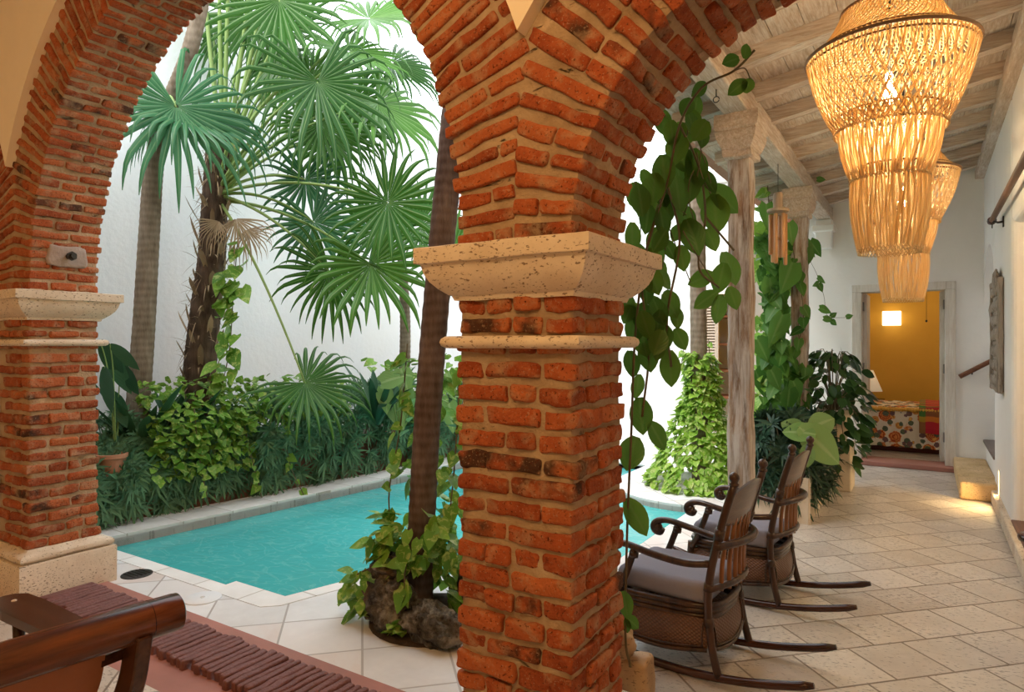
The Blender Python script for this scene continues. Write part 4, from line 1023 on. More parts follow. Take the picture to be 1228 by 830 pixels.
# ------------------------------------------------------------------ planting bed along the courtyard wall
m = M(); m.extrude([(-5.72, 2.12), (-5.56, 2.12), (-5.24, 5.5), (-5.15, 7.4), (-5.31, 7.4), (-5.4, 5.5)], lambda p: (p[0], p[1], 0), (0, 0, .42)); struct('planter_wall', m, m_plain('old_red_brick_bed', (.24, .11, .075), .9, .8, 30, .35))
m = M(); m.extrude([(-6.4, 2.1), (-5.6, 2.1), (-5.3, 5.5), (-5.2, 9.85), (-6.4, 9.85)], lambda p: (p[0], p[1], .30), (0, 0, .06)); struct('ground_bed', m, SOIL)
def hedge_x(y): return -5.47+(y-2.43)*.088
HL = ['dark narrow-leaved shrub closest to the left pillar, spilling down to the deck', 'dark narrow-leaved shrub second from the left pillar', 'dark narrow-leaved shrub under the shaggy palm', 'dark narrow-leaved shrub just right of the shaggy palm', 'dark narrow-leaved shrub in the middle of the pool hedge', 'dark narrow-leaved shrub below the low palm frond', 'dark narrow-leaved shrub near the far end of the pool hedge', 'dark narrow-leaved shrub behind the near palm trunk']
y0 = 2.28
for k, lab in enumerate(HL):
    w_ = .50+.06*k; y1 = y0+w_; t = thing('oleander_shrub', lab, 'shrub', (hedge_x((y0+y1)/2)-.25, (y0+y1)/2, .36), 0, 'dark shrubs along the pool')
    f = M(); st = M(); top = (.72, .80, .86, .93, .97, 1.0, 1.0, 1.0)[k]
    for q in range(125 if k < 6 else 100):
        y = U(y0-.05, y1+.05); s = U(0, 1)**.8; z = .06+s*(top-.06) if k else .06+s*(top-.06)
        bul = .10*sin(pi*min(1, s*1.05))+(.10 if k == 0 else .02)
        x = hedge_x(y)+bul+(.06 if k > 2 else 0)-.30*max(0, s-.72)/.28+U(-.05, .05)-.08
        out_ = V((1, U(-.5, .5), -.15+1.5*max(0, s-.55))).normalized()
        c = V((x, y, z+.03*sin(y*9)))
        nl = rnd.randint(10, 14); side = out_.orthogonal().normalized(); s2 = out_.cross(side); a0 = U(0, 6)
        for i in range(nl):
            a = a0+2*pi*i/nl*1.0; el = U(.1, .75)
            dr = (side*cos(a)+s2*sin(a)+out_*el); L = U(.10, .175)
            f.leaf(c, dr, out_, L, L*.165, 'lance', .25, .10, 3)
        if q % 3 == 0: st.tube([V((hedge_x(y)-.3, y, .34)), V((hedge_x(y)-.2, y, .34+.6*(z-.34))), c], [.008, .006, .004], 4)
    f.build('foliage', L_HEDGE, t); st.build('stems', STEM, t); y0 = y1

def pothos_mass(label, fn, n, size, mat, name='pothos_vine', tendrils=(), seg=4, cat='vine', grp=None, face=None):
    P = [fn() for _ in range(n)]
    c0 = P[0][0]; t = thing(name, label, cat, (c0.x, c0.y, max(0, min(p[0].z for p in P))), 0, grp); f = M()
    for c, o in P:
        L = U(*size); dr = (V((0, 0, -1))*U(.2, 1.0)+o*U(.2, .9)+jit(.5)).normalized(); f.leaf(c, dr, o+V((0, 0, .6))+jit(.35), L, L*U(.68, .85), 'heart', .12, .10, seg)
    s = M()
    for T in tendrils:
        T = spline(T, 6); s.tube(T, .0045, 5)
        for i in range(1, len(T)-1):
            if U(0, 1) < .75:
                o = (face or V((1, -.4, .2)))+jit(.5); L = U(*size); dr = (V((0, 0, -1))*.7+o*.5+jit(.7)).normalized()
                f.leaf(T[i], dr, o, L, L*.76, 'heart', .12, .10, seg)
    f.build('foliage', mat, t)
    if s.v: s.build('stem', STEM, t)
    return t
def over_hedge(a, b, zlo, zhi, out=.10):
    def g():
        y = U(a, b); s = U(0, 1); z = zlo+(zhi-zlo)*s
        return V((hedge_x(y)+out-.34*max(0, s-.6)/.4+U(-.08, .05), y, z)), V((1, U(-.5, .4), .3+s))
    return g
pothos_mass('light green pothos spilling over the hedge beneath the shaggy palm', over_hedge(2.95, 3.85, .34, 1.14, .13), 460, (.05, .10), L_POTH,
            tendrils=[[V((hedge_x(3.3)+.12, 3.3, .9)), V((hedge_x(3.3)+.16, 3.32, .5)), V((hedge_x(3.3)+.22, 3.36, .12))], [V((hedge_x(3.75)+.10, 3.75, .8)), V((hedge_x(3.8)+.17, 3.8, .4)), V((hedge_x(3.85)+.24, 3.85, .05))], [V((hedge_x(4.2)+.10, 4.15, .8)), V((hedge_x(4.2)+.16, 4.2, .3)), V((hedge_x(4.2)+.33, 4.22, .02))]])
pothos_mass('light green pothos along the top of the hedge in the middle', over_hedge(3.7, 5.0, .70, 1.12, .04), 330, (.05, .10), L_POTH)
pothos_mass('green pothos at the far end of the hedge by the near palm trunk', over_hedge(5.4, 7.6, .55, 1.25, .10), 200, (.09, .17), L_POTH)

def strap_clump(label, c, n, L, tilt, mat, wid=.07, name='strap_leaf_plant'):
    t = thing(name, label, 'plant', c); f = M()
    for i in range(n):
        a = 2*pi*i/n+U(-.3, .3); e = U(.25, tilt); dr = V((cos(a)*e, sin(a)*e, 1)).normalized(); l = U(*L)
        f.leaf(V(c)+V((cos(a)*.03, sin(a)*.03, 0)), dr, V((-cos(a), -sin(a), .3)), l, wid*U(.8, 1.2), 'strap', U(.05, .55), .18, 8)
    f.build('leaves', mat, t); return t
def bedpt(px, py, d):
    p = at(px, py, d); return p
strap_clump('dark strap-leaved plant at the foot of the slim palm trunk', (at(170, 500, 5.55).x, at(170, 500, 5.55).y, .5), 22, (.55, .95), .8, L_STRAP, .085)
strap_clump('dark strap-leaved plant between the two left palm trunks', (at(215, 500, 6.0).x, at(215, 500, 6.0).y, .5), 18, (.55, .85), .9, L_STRAP, .07)
strap_clump('dark strap-leaved plant behind the hedge near the middle palm trunk', (at(452, 490, 6.9).x, at(452, 490, 6.9).y, .6), 20, (.5, .95), .75, L_STRAP, .09)
t = thing('elephant_ear', 'broad-leaved plant tucked beside the left pillar', 'plant', (at(140, 480, 5.3).x, at(140, 480, 5.3).y, .4)); f = M(); s = M()
for (px, py, L, a) in ((134, 428, 46, -62), (144, 442, 48, -52), (130, 462, 46, -80), (150, 424, 38, -35), (142, 486, 40, -60), (156, 452, 36, -45)):
    b = bigleaf(f, px, py, U(5.1, 5.4), L, a, .46, 'oval', 7, .25); s.tube(spline([V((at(140, 480, 5.3).x, at(140, 480, 5.3).y, .4)), (V((at(140, 480, 5.3).x, at(140, 480, 5.3).y, .9))+b)/2, b], 5), .005, 5)
f.build('leaves', L_STRAP, t); s.build('stems', STALK, t)
t = thing('elephant_ear', 'bright green broad-leaved plant left of the near palm trunk', 'plant', (at(478, 480, 7.0).x, at(478, 480, 7.0).y, .45)); f = M(); s = M(); rt0 = V((at(478, 480, 7.0).x, at(478, 480, 7.0).y, .45))
for (px, py, L, a) in ((474, 453, 34, 20), (486, 458, 34, -70), (462, 480, 30, -80), (488, 482, 30, -95), (478, 500, 30, -60), (540, 462, 30, -70), (541, 500, 34, -80)):
    b = bigleaf(f, px, py, U(6.6, 7.1), L, a, .72, 'heart', 6, .1); s.tube(spline([rt0, (rt0+V((0, 0, .5))+b)/2, b], 5), .008, 5)
f.build('leaves', L_MONS, t); s.build('stems', STALK, t)

# ------------------------------------------------------------------ palms
def palm(name, label, trunk_pts, rad, tmat, fronds, crown, mat, boots=0, dry=(), smat=STALK):
    base = V(trunk_pts[0]); t = thing(name, label, 'palm tree', base, 0)
    m = M(); P = spline(trunk_pts, 22); n = len(P)
    R = [rad[0]+(rad[1]-rad[0])*i/(n-1)*(1) + (.003 if i % 2 else 0) for i in range(n)]
    m.tube(P, R, 18); m.build('trunk', tmat, t)
    if boots:
        m = M()
        for k in range(boots):
            i = int(n*(.15+.83*k/boots)); i = min(n-2, i); a = k*2.4; o = V((cos(a), sin(a), 0)); c = P[i]+o*R[i]*.85
            m.leaf(c-V((0, 0, .06)), V((0, 0, 1))+o*U(.15, .65), o, U(.14, .34), U(.03, .06), 'strap', U(-.1, .3), .2, 4)
        m.build('leaf_bases', L_DRY, t)
        m = M()
        for k in range(boots*5):
            i = int(U(.05, .97)*n); a = U(0, 6.3); o = V((cos(a), sin(a), 0)); c = P[i]+o*R[i]*.9
            m.leaf(c, V((0, 0, U(-1, .6)))+o*U(.2, .9), o, U(.05, .22), U(.006, .018), 'lance', .3, .1, 3)
        m.build('trunk_fibre', L_DRY, t)
    for (px, py, d, Rp, ax, nu, nr, spread, droop, *rest) in fronds:
        hub = at(px, py, d); Rm = Rp*d/FPX
        f = M(); nn = -FW*(1-.5*abs(nu))+UP*nu+RT*nr
        f.fan(hub, scr(ax, U(-.15, .15)), nn, Rm, rnd.randint(24, 30), spread, droop, U(.36, .46), U(.05, .2))
        fo = f.build('frond', rest[0] if rest else mat, t)
        s = M(); c = V(crown)+jit(.04); mid = (c+hub)/2+UP*(.12+.22*(hub-c).length*.4) - FW*.05
        P2 = bez(c, mid, hub+nn.normalized()*-.01, 12); s.tube(P2, [.017-.008*i/12 for i in range(13)], 6, (U(0, 1), U(0, .4), 0, 0)); s.build('stalk', smat, fo)
    for (px, py, d, Rp, ax, dr) in dry:
        f = M(); f.fan(at(px, py, d), scr(ax), -FW+UP*.3, Rp*d/FPX, 16, 150, dr, .25, .2, 1.6); f.build('dead_frond', L_DRY, t)
    return t
c1 = at(203, 128, 5.55)
palm('fan_palm', 'slim grey palm with one blue-green fan frond beside the left brick arch', [at(164, 505, 5.75), at(172, 400, 5.75), at(179, 280, 5.72), at(186, 190, 5.68), at(203, 128, 5.6), at(226, 66, 5.5), at(245, -10, 5.4)], (.095, .055), T_SLIM,
     [(211, 127, 5.2, 136, -70, 1.1, .15, 330, 1.05, L_PALMB), (222, 135, 5.4, 118, -35, 1.0, .3, 240, 1.2, L_PALMB), (196, 140, 5.5, 80, -125, .9, -.2, 220, 1.2, L_PALMB)], c1, L_PALMB)
c2 = at(263, 236, 6.2)
FR = [(335, 0, 5.8, 105, -88, -.1, 0, 340, .22), (381, 98, 5.5, 130, -72, .95, .1, 300, 1.35), (418, 62, 6.1, 92, -35, .9, .2, 280, 1.15), (453, 124, 5.95, 104, -45, .85, .25, 270, 1.1),
      (366, 215, 6.6, 66, -90, .25, .1, 340, .3, L_PALMB), (376, 266, 6.3, 74, -60, .35, .1, 330, .4, L_PALMB), (465, 243, 5.7, 86, -60, .15, .1, 350, .35), (395, 325, 6.1, 84, -98, .6, 0, 320, .6), (445, 317, 6.0, 96, -62, .6, .1, 300, .7),
      (300, 18, 6.6, 96, -120, .3, -.1, 300, .8), (338, 88, 7.0, 84, -112, .6, 0, 300, .9), (442, 22, 6.5, 92, 0, .7, .1, 300, .8), (366, 459, 5.95, 92, -28, .8, .2, 280, .8), (402, 165, 6.9, 88, -95, .5, 0, 320, .7), (256, 40, 6.9, 74, -118, .4, 0, 280, .8), (470, 75, 6.7, 80, -40, .8, .2, 260, 1.1), (420, 125, 7.2, 90, -85, .5, .1, 300, .8), (385, 150, 6.2, 96, -60, .7, .1, 260, 1.1), (345, 60, 6.4, 84, -140, .6, -.2, 240, 1.0)]
palm('fan_palm', 'shaggy-trunked fan palm with many green fronds in the middle of the courtyard bed', [at(236, 512, 6.25), at(240, 440, 6.25), at(247, 370, 6.22), at(254, 310, 6.2), at(258, 232, 6.2), at(262, 165, 6.2)], (.155, .10), T_SHAG, FR, c2, L_PALM, 60,
     [(283, 262, 6.05, 62, -75, 1.5), (296, 275, 6.1, 48, -60, 1.6), (262, 265, 6.0, 40, -115, 1.4)])
# the upright pale stalks rising out of the frame, with their fronds above it
t = thing('fan_palm', 'young palm with tall pale upright stalks behind the shaggy trunk', 'palm tree', at(275, 300, 6.5), 0)
m = M(); m.tube([at(244, 505, 6.55), at(250, 330, 6.55), at(266, 190, 6.5)], [.05, .045, .04], 10); m.build('trunk', T_SHAG, t)
for (px, py, a) in ((243, -40, 100), (263, -60, 95), (276, -70, 88), (300, -20, 75), (318, -10, 70), (342, 30, 60), (372, 95, 30)):
    f = M(); hub = at(px, py, 6.3); f.fan(hub, scr(a-20 if a < 80 else a, .1), -FW+UP*.5, .6, 26, 280, .45, .45, .1); fo = f.build('frond', L_PALM, t)
    s = M(); s.tube(bez(at(270, 200, 6.45), at((270+px)/2-(4 if a > 85 else -2), 90, 6.4), hub, 12), [.024-.008*i/12 for i in range(13)], 6, (U(.5, 1), U(0, .3), 0, 0)); s.build('stalk', STALK, fo)
# near palm on its rock island
IX, IY = -2.32, 2.74
cN = V((IX+.42, IY+.32, 5.6))
fr8 = []
palm('palm_tree', 'dark ringed palm trunk rising from the rocks close to the middle pillar', [V((IX, IY, .0)), V((IX+.02, IY+.01, .6)), V((IX+.06, IY+.04, 1.4)), V((IX+.14, IY+.10, 2.5)), V((IX+.26, IY+.19, 3.9)), cN], (.073, .064), T_NEAR,
     [(560+140*cos(a), -560+90*sin(a), 4.1+.5*sin(a*2), 150, degrees_, .4, .1, 280, .5) for a, degrees_ in ((.3, 20), (1.4, 80), (2.5, 140), (3.6, 200), (4.7, -90), (5.6, -40))], cN, L_PALM)
palm('palm_tree', 'thin pale palm trunk at the courtyard wall behind the middle fronds', [at(484, 470, 8.1), at(486, 400, 8.1), at(484, 340, 8.1), at(480, 290, 8.1)], (.07, .05), T_SLIM, [(543, 300, 7.7, 74, -60, .3, .1, 320, .3), (505, 270, 7.9, 66, 20, .3, 0, 320, .35), (455, 275, 7.9, 70, 140, .3, 0, 320, .35)], at(480, 290, 8.1), L_PALM)

def shag_vine():
    py = U(285, 450); return at(U(268, 300)-(py-285)*.10, py, 6.0), V((.5, -1, .3))
pothos_mass('variegated pothos leaves climbing the right side of the shaggy palm trunk', shag_vine, 26, (.12, .20), L_POTH, seg=6, tendrils=[[at(262, 480, 6.02), at(275, 420, 6.02), at(280, 350, 6.02), at(285, 290, 6.02)]], face=V((.5, -1, .2)))
q = at(133, 545, 5.12); t = thing('flower_pot', 'small terracotta pot on the bed edge beside the left pillar', 'pot', (q.x, q.y, .42))
m = M(); m.lathe([(0, .0), (.075, .0), (.105, .14), (.118, .145), (.118, .175), (.10, .175), (.098, .15), (0, .14)], (q.x, q.y, .42), 24); sharp(m.build('pot_body', TERRA, t), 40)
# ------------------------------------------------------------------ near palm island: soil, coral rocks, pothos
m = M(); m.lathe([(0, .035), (.22, .03), (.33, .010), (.35, -.02), (0, -.02)], (-2.20, 2.72, 0), 28); struct('ground_island', m, SOIL, True)
def m_rock():
    w = NTW('coral_rock'); p = w.obj(); n = w.noise(p, 9, 8, .7); v = w.voro(p, 30); c = w.ramp(n, [(.36, (.022, .019, .015)), (.5, (.11, .095, .075)), (.66, (.34, .32, .27))]); c = w.mix(w.ramp(v, [(.05, .85), (.3, 0.0)]), c, (.018, .015, .012))
    c = w.mix(w.ramp(w.noise(p, 4, 3), [(.55, 0.0), (.7, .6)]), c, (.16, .09, .045))
    return w.set(c, .95, w.bump(w.math('ADD', w.math('MULTIPLY', v, .6), n), 1.0, .03), Specular_IOR_Level=.15)
ROCK = m_rock()
RK = [('large pitted coral rock at the foot of the near palm', (-2.31, 2.50, .125), (.15, .10, .15)), ('small brown coral rock on top of the large one', (-2.36, 2.56, .29), (.115, .08, .065)), ('low coral rock right of the large one, against the pillar edge', (-2.03, 2.50, .085), (.19, .10, .095)), ('coral rock behind the near palm trunk', (-2.10, 3.0, .10), (.16, .13, .12)), ('coral rock at the left of the near palm trunk', (-2.45, 2.78, .09), (.10, .13, .10))]
for k, (lab, c, r) in enumerate(RK):
    m = M(); m.rock(c, r, k+2, 40, 26, .34, 1.2); tag(m.build('coral_rock', ROCK), lab, 'rock', 'rocks around the near palm')
def around_trunk():
    q = U(0, 1); z = (.10+.30*U(0, 1)) if q < .55 else .2+1.15*U(0, 1)**1.4
    a = U(0, 2*pi); r = U(.12, .28) if z < .45 else U(.10, .19)
    tx, ty = IX+.05*z, IY+.03*z
    if z < .32 and sin(a) < -.1: z += .25
    if sin(a) < -.15 and z > .5 and abs(cos(a)) < .75: a = -a
    return V((tx+r*cos(a), ty+r*sin(a), z)), V((cos(a), sin(a), .3))
base_ = V((IX, IY-.1, .1))
pothos_mass('green pothos climbing the near palm trunk and rocks', around_trunk, 230, (.07, .125), L_POTH, seg=6, face=V((.3, -1, .2)),
    tendrils=[[V((IX-.10, IY-.05, .25)), V((IX-.17, IY-.05, .6)), V((IX-.13, IY, 1.0)), V((IX-.08, IY, 1.45))], [V((IX+.12, IY, .2)), V((IX+.20, IY+.02, .6)), V((IX+.22, IY+.05, 1.0)), V((IX+.24, IY+.05, 1.35))], [V((IX-.05, IY-.15, .3)), V((IX-.25, IY-.20, .22)), V((IX-.36, IY-.22, .08))], [V((IX+.05, IY-.15, .35)), V((IX+.12, IY-.25, .28)), V((IX+.16, IY-.28, .15))]])
def sprig():
    return V((-2.47+U(-.09, .09), 2.52+U(-.09, .09), U(.04, .26))), V((U(-1, 1), -1, .6))
pothos_mass('leafy green sprig at the left edge of the rock island', sprig, 45, (.055, .10), L_POTH, 'leafy_sprig', cat='plant', seg=6)
def sprig2(): return V((-2.20+U(-.05, .05), 2.43+U(-.03, .03), U(.03, .09))), V((U(-1, 1), -1, .6))
pothos_mass('tiny green sprig in front of the coral rocks', sprig2, 12, (.04, .07), L_POTH, 'leafy_sprig', cat='plant')

# ------------------------------------------------------------------ ivy mound on the far island
QX, QY = -1.98, 6.80
def mound():
    s = U(0, 1)**1.5; z = .03+1.32*s; a = U(0, 2*pi); r = .46*(1-s)**2.1+.115+.03*sin(a*3+z*7)
    return V((QX+r*cos(a), QY+r*sin(a), z)), V((cos(a), sin(a), .35))
pothos_mass('bright yellow-green pothos mound wrapped round the far palm trunk', mound, 1400, (.06, .105), L_IVY, 'pothos_mound', cat='plant',
    tendrils=[[V((QX-.17, QY-.1, 1.2)), V((QX-.13, QY-.12, 1.45))], [V((QX+.14, QY-.12, 1.2)), V((QX+.12, QY-.14, 1.5))]], face=V((.2, -1, .2)))
palm('palm_tree', 'grey palm trunk standing out of the bright pothos mound', [V((QX, QY, 0)), V((QX-.02, QY, 1.5)), V((QX-.05, QY+.05, 3.0)), V((QX-.1, QY+.1, 5.2))], (.085, .075), T_SLIM, [(700+150*cos(a), -120+70*sin(a), 7.0, 110, q, .4, .1, 280, .5) for a, q in ((.3, 20), (1.6, 90), (2.8, 150), (4.0, -120), (5.4, -50))], V((QX-.1, QY+.1, 5.2)), L_PALM)

# ------------------------------------------------------------------ large-leaved vine hanging behind the narrow arch
t = thing('climbing_vine', 'large dark-leaved vine hanging from the narrow arch beside the middle pillar', 'vine', V((-.80, 2.35, .2)))
f = M(); s = M()
BL = [(831, 283, 46, -75, 2.5), (803, 299, 26, -60, 2.5), (818, 309, 30, -80, 2.5), (840, 334, 32, 200, 2.6), (864, 333, 36, -100, 2.65), (875, 321, 42, -75, 2.7), (846, 359, 32, 215, 2.6), (861, 370, 34, -95, 2.6), (879, 357, 28, -75, 2.65), (853, 287, 28, -70, 2.55), (858, 256, 44, -85, 2.6), (868, 238, 46, -38, 2.6), (835, 201, 46, -80, 2.5), (818, 190, 34, -60, 2.5), (813, 232, 44, -85, 2.45), (794, 266, 34, -80, 2.4), (776, 262, 36, -100, 2.4), (795, 334, 30, -50, 2.45), (775, 350, 30, -90, 2.4), (790, 374, 34, -70, 2.4), (812, 381, 26, -90, 2.5), (797, 403, 30, -80, 2.45), (816, 406, 28, -60, 2.5), (764, 463, 30, -95, 2.4), (769, 498, 42, -85, 2.4), (788, 522, 36, -60, 2.4), (757, 543, 40, -110, 2.4), (763, 619, 46, -60, 2.35), (757, 436, 32, -85, 2.4), (777, 428, 34, -80, 2.4), (804, 441, 42, -85, 2.5), (760, 395, 34, -100, 2.4), (750, 725, 30, -80, 2.3), (758, 746, 20, -40, 2.3), (751, 750, 16, -80, 2.3),
      (838, 107, 26, -140, 2.3), (823, 128, 26, -120, 2.35), (830, 150, 34, -70, 2.4), (806, 160, 30, -80, 2.4), (812, 178, 38, -100, 2.4), (796, 206, 40, -85, 2.4), (784, 226, 36, -95, 2.4), (768, 240, 36, -80, 2.35), (786, 288, 34, -110, 2.4), (768, 310, 34, -80, 2.4), (758, 285, 36, -90, 2.35), (782, 312, 30, -70, 2.4), (822, 262, 36, -60, 2.55), (842, 232, 34, -100, 2.6), (770, 380, 36, -100, 2.4), (752, 365, 34, -70, 2.4), (785, 400, 30, -100, 2.4), (772, 410, 34, -80, 2.4), (848, 216, 36, -60, 2.55), (800, 250, 32, -80, 2.5), (828, 225, 32, -95, 2.5)]
for (px, py, L, a, d) in BL: bigleaf(f, px, py, d, L*1.02, a, U(.60, .78), 'oval', 7, .06, .08)
for k in range(42):
    v = U(0, 1); py = 130+v*290; lim = 752+max(0, (300-py))*.30 if py < 300 else 752
    bigleaf(f, lim+U(-8, 62-28*abs(v-.5)), py, U(2.3, 2.75), U(22, 36), U(-130, -50), U(.6, .78), 'oval', 6, .06, .08)
for P in ([(905, 60, 2.15), (880, 85, 2.2), (842, 105, 2.25), (815, 150, 2.35), (800, 220, 2.4), (775, 300, 2.38), (762, 400, 2.38), (757, 520, 2.38), (752, 640, 2.35), (750, 760, 2.3), (756, 800, 2.3)], [(815, 150, 2.35), (838, 200, 2.5), (846, 260, 2.55), (838, 320, 2.55), (862, 345, 2.62)], [(800, 220, 2.4), (815, 290, 2.5), (800, 380, 2.45), (805, 440, 2.48)], [(790, 250, 2.4), (770, 330, 2.38), (778, 420, 2.4), (770, 500, 2.4)], [(846, 260, 2.55), (880, 300, 2.65)]):
    s.tube(spline([at(*p) for p in P], 8), .0045, 6)
for i in range(14):
    a = (U(752, 850), U(90, 300)); s.tube(bez(at(a[0], a[1], 2.4), at(a[0]+U(-20, 30), a[1]+30, 2.5), at(a[0]+U(-20, 40), a[1]+U(40, 110), 2.55), 8), .0022, 5)
for (px, py, L, a) in ((876, 73, 24, 200), (894, 61, 20, 80), (884, 105, 26, 215), (897, 102, 22, 70)): bigleaf(f, px, py, 2.15, L, a, .72, 'oval', 7, .04)
s.tube(spline([at(880, 85, 2.2), at(893, 82, 2.16), at(900, 95, 2.15)], 6), .002, 5)
f.build('foliage', L_VINE, t); s.build('stem', STEM, t)
TAN = m_traver('tan_stone', (.34, .22, .12), (.56, .40, .24))
m = M(); m.rbox((-.915, 2.27, .155), ((1,.12,0),(-.12,1,0),(0,0,1)), (.075, .06, .155), .02, (5, 5, 8), .014, nsc=9.0); tag(m.build('stone_block', TAN), 'rough tan stone block on the floor at the foot of the hanging vine', 'stone')
m = M(); m.rock((-.950, 2.255, .355), (.055, .055, .065), 21, 30, 20, .22); tag(m.build('stone', TAN), 'small rough tan stone on top of the block under the hanging vine', 'stone')

# ------------------------------------------------------------------ planter and climbers by the second post
t = thing('stone_planter', 'long pale stone planter between the posts', 'planter', (-1.06, 6.35, 0)); m = M()
o_ = [(-1.30, 5.72), (-.80, 5.72), (-.80, 7.02), (-1.30, 7.02)]; i_ = [(-1.25, 5.77), (-.85, 5.77), (-.85, 6.97), (-1.25, 6.97)]
m.extrude(o_, lambda p: (p[0], p[1], 0), (0, 0, .36), [i_]); bevel(m.build('box', PALEPOT, t, False), .012); m = M(); m.box((-1.26, 5.76, .02), (-.84, 6.98, .31)); m.build('soil', SOIL, t, False)
def rosette_bush(label, pts, size, mat, cat='shrub', name='narrow_leaf_shrub'):
    P = [pts() for _ in range(150)]; t = thing(name, label, cat, (P[0][0].x, P[0][0].y, .31)); f = M(); s = M()
    for k, (c, o) in enumerate(P):
        o = o.normalized(); sd = o.orthogonal().normalized(); s2 = o.cross(sd)
        for i in range(12):
            a = 2*pi*i/12+U(0, .4); L = U(*size); f.leaf(c, sd*cos(a)+s2*sin(a)+o*U(.1, .8), o, L, L*.17, 'lance', .3, .1, 3)
    return t, f, s, P
def bushpts(cx, cy, rx, ry, z0, z1):
    def g():
        a = U(0, 2*pi); s = U(0, 1); r = (1-.5*max(0, s-.6)/.4); return V((cx+rx*r*cos(a), cy+ry*r*sin(a), z0+(z1-z0)*s)), V((cos(a), sin(a), -.1+1.3*max(0, s-.4)))
    return g
for lab, g in (('dark narrow-leaved shrub in the near half of the stone planter', bushpts(-1.06, 6.0, .27, .30, .16, .84)), ('dark narrow-leaved shrub in the far half of the stone planter', bushpts(-1.02, 6.62, .27, .32, .14, .80))):
    t, f, s, P = rosette_bush(lab, g, (.10, .20), L_HEDGE)
    for c, o in P[::4]: s.tube([V((-1.05, c.y*.5+V(t.location).y*.5, .3)), c*.6+V((-1.05, c.y, .35))*.4, c], [.01, .007, .004], 4)
    f.build('foliage', L_DARK, t); s.build('stems', STEM, t)
t = thing('monstera', 'pale green broad-leaved plant behind the rear rocking chair', 'plant', (-.98, 6.2, .31)); f = M(); s = M(); r0 = V((-.98, 6.2, .33))
for (px, py, L, a, d) in ((982, 530, 58, -38, 5.30), (958, 517, 38, 168, 5.32), (985, 506, 42, 28, 5.36), (950, 510, 30, 150, 5.4), (968, 545, 26, -80, 5.28)):
    b = bigleaf(f, px, py, d, L, a, .70, 'oval', 10, .15, .06); s.tube(spline([r0, (r0+b)/2+V((0, 0, .08)), b], 5), .007, 5)
f.build('leaves', L_MONS, t); s.build('stems', STALK, t)
t = thing('potted_plant', 'bushy dark green plant in a tan pot beside the second wooden post', 'potted plant', (-.80, 7.36, 0))
m = M(); m.box((-.98, 7.18, 0), (-.62, 7.54, .46)); bevel(m.build('stand', PALEPOT, t, False), .015)
m = M(); m.lathe([(0, .465), (.115, .465), (.125, .48), (.165, .74), (.18, .745), (.18, .79), (.15, .79), (.15, .74), (0, .73)], (-.80, 7.36, 0), 28); sharp(m.build('pot', PALEPOT, t), 40)
f = M(); s = M()
for k in range(330):
    a = U(0, 2*pi); z = U(.25, 1.38); r = .10+.21*sin(pi*min(1, max(0, (z-.05)/1.5)))*U(.6, 1.15); c = V((-.80+r*cos(a), 7.36+r*sin(a), z)); o = V((cos(a), sin(a), .3)); L = U(.08, .16)
    f.leaf(c, o*.7+V((0, 0, -.6))+jit(.5), o+jit(.3), L, L*.62, 'oval', .15, .1, 5)
    if k % 5 == 0: s.tube(spline([V((-.80, 7.36, .74)), V((-.80+r*.5*cos(a), 7.36+r*.5*sin(a), max(z, .85))), c], 4), .004, 4)
f.build('foliage', m_leaf('dark_bush_leaf', (.018, .055, .014), (.055, .12, .03), rough=.35, trans=.2), t); s.build('stems', STEM, t)
def postvine():
    z = U(.55, 2.55); s = U(0, 1)
    if s < .8: p = V((-1.25+U(-.15, .07), 6.95+U(-.2, .1), z))
    else: p = V((-1.09+U(-.13, .10), 7.0+U(-.10, .05), .45+z*.35))
    return p, V((U(-.3, .9), -1, .3))
t = pothos_mass('leafy green climber wrapped round the second wooden post', postvine, 150, (.10, .19), L_POST, 'climbing_vine', seg=6, face=V((.4, -1, .2)),
    tendrils=[[V((-1.05, 7.0, .4)), V((-1.16, 6.97, 1.1)), V((-1.02, 6.96, 1.7)), V((-1.12, 6.97, 2.4))], [V((-1.2, 6.9, 2.5)), V((-1.27, 6.8, 1.9)), V((-1.24, 6.85, 1.2))]])
f = M(); s = M()
for (px, py, L, a, d) in ((943, 332, 44, -120, 6.3), (930, 396, 40, -110, 6.3), (925, 350, 34, -80, 6.4), (918, 300, 34, -70, 6.5), (915, 420, 30, -60, 6.4), (920, 260, 32, -90, 6.4), (948, 280, 26, -80, 6.4), (912, 460, 34, -70, 6.5), (968, 298, 26, -40, 6.6), (962, 312, 30, -100, 6.55), (978, 298, 22, -60, 6.6), (930, 455, 28, -60, 6.2), (945, 480, 30, -90, 6.1), (935, 500, 28, -80, 6.2), (955, 468, 24, -70, 6.2), (985, 336, 12, -30, 6.7), (984, 345, 11, -60, 6.7), (978, 341, 10, 200, 6.7), (990, 372, 15, -20, 6.7), (994, 383, 12, -10, 6.7), (1000, 377, 9, 40, 6.7), (1000, 387, 10, -30, 6.7), (1019, 379, 9, 20, 6.7), (985, 215, 10, 0, 6.7)):
    bigleaf(f, px, py, d, L, a, .74, 'heart', 6, .08)
s.tube(spline([at(970, 310, 6.65), at(980, 330, 6.7), at(988, 355, 6.7), at(992, 378, 6.7), at(1010, 381, 6.7), at(1020, 379, 6.7)], 6), .002, 5)
f.build('large_leaves', L_POST, t); s.build('tendril', STEM, t)
def leftvine(): 
    return at(U(905, 950), U(235, 500), U(6.5, 7.3)), V((.2, -1, .4))
pothos_mass('bright green vine curtain hanging between the two wooden posts', leftvine, 120, (.11, .2), L_POTH, 'climbing_vine', seg=6, tendrils=[[at(920, 215, 6.9), at(925, 300, 6.9), at(918, 400, 6.9), at(925, 520, 6.9)]], face=V((.3, -1, .2)))
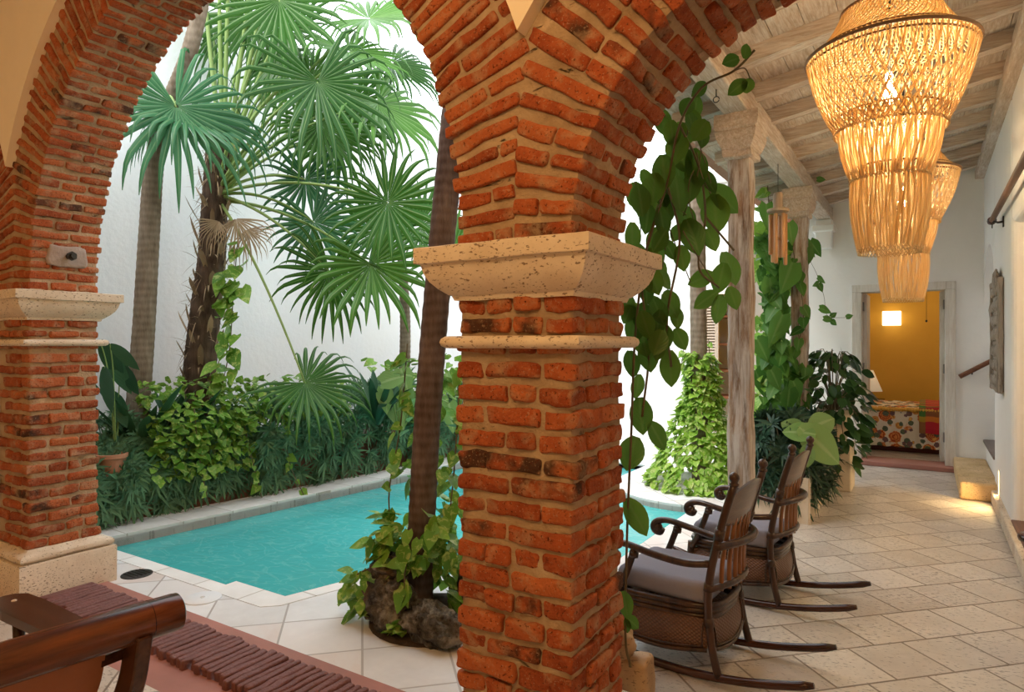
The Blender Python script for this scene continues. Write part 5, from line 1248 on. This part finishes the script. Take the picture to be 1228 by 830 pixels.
# ------------------------------------------------------------------ daylight and lamps
wd = bpy.data.worlds.new('sky'); SC.world = wd; wd.use_nodes = True
bg = wd.node_tree.nodes['Background']; bg.inputs[0].default_value = (.90, .96, 1.0, 1); bg.inputs[1].default_value = 3.4
def lamp(name, ty, loc, col, e, size=.1, rot=None, **kw):
    l = bpy.data.lights.new(name, ty); l.color = col; l.energy = e
    if ty == 'AREA': l.size = size
    elif ty == 'SUN': l.angle = size
    else: l.shadow_soft_size = size
    o = bpy.data.objects.new(name, l); COL.objects.link(o); o.location = loc
    if rot: o.rotation_euler = rot
    for k, v in kw.items(): setattr(l, k, v)
    return o
lamp('room_ceiling_lamp', 'POINT', (-.55, -.35, 3.0), (1, .62, .28), 78, .16)
lamp('room_far_lamp', 'POINT', (-3.0, -.8, 3.0), (1, .60, .28), 15, .16)
lamp('chandelier_bulb', 'POINT', (CHX, 3.46, 2.585), (1, .78, .47), 70, .05)
lamp('chandelier_bulb', 'POINT', (CHX, 5.52, 2.475), (1, .78, .47), 62, .05)
lamp('bedroom_bulb', 'POINT', (.3, 10.6, 2.6), (1, .74, .40), 12, .15)
lamp('wall_lamp_bulb', 'POINT', (ql.x, 11.45, ql.z), (1, .74, .40), 2, .08)
lamp('step_light_bulb', 'SPOT', (RX-.03, 7.16, .26), (1, .66, .28), 24, .03, (radians(60), 0, radians(100)), spot_size=radians(140), spot_blend=.8)
lamp('side_room_bulb', 'POINT', (1.3, 4.9, 2.2), (1, .74, .45), 22, .15)
lamp('soft_sun', 'SUN', (-4, 4, 8), (1, .96, .90), 3.0, radians(25), (radians(28), radians(-14), 0))
SC.view_settings.view_transform = 'Standard'; SC.view_settings.look = 'None'
SC.view_settings.exposure = 0.0; SC.view_settings.gamma = 1.0; SC.view_settings.use_curve_mapping = False
SC.cycles.max_bounces = 9; SC.cycles.diffuse_bounces = 5; SC.cycles.transparent_max_bounces = 8; SC.cycles.caustics_reflective = False; SC.cycles.caustics_refractive = False
SC.cycles.sample_clamp_indirect = 6
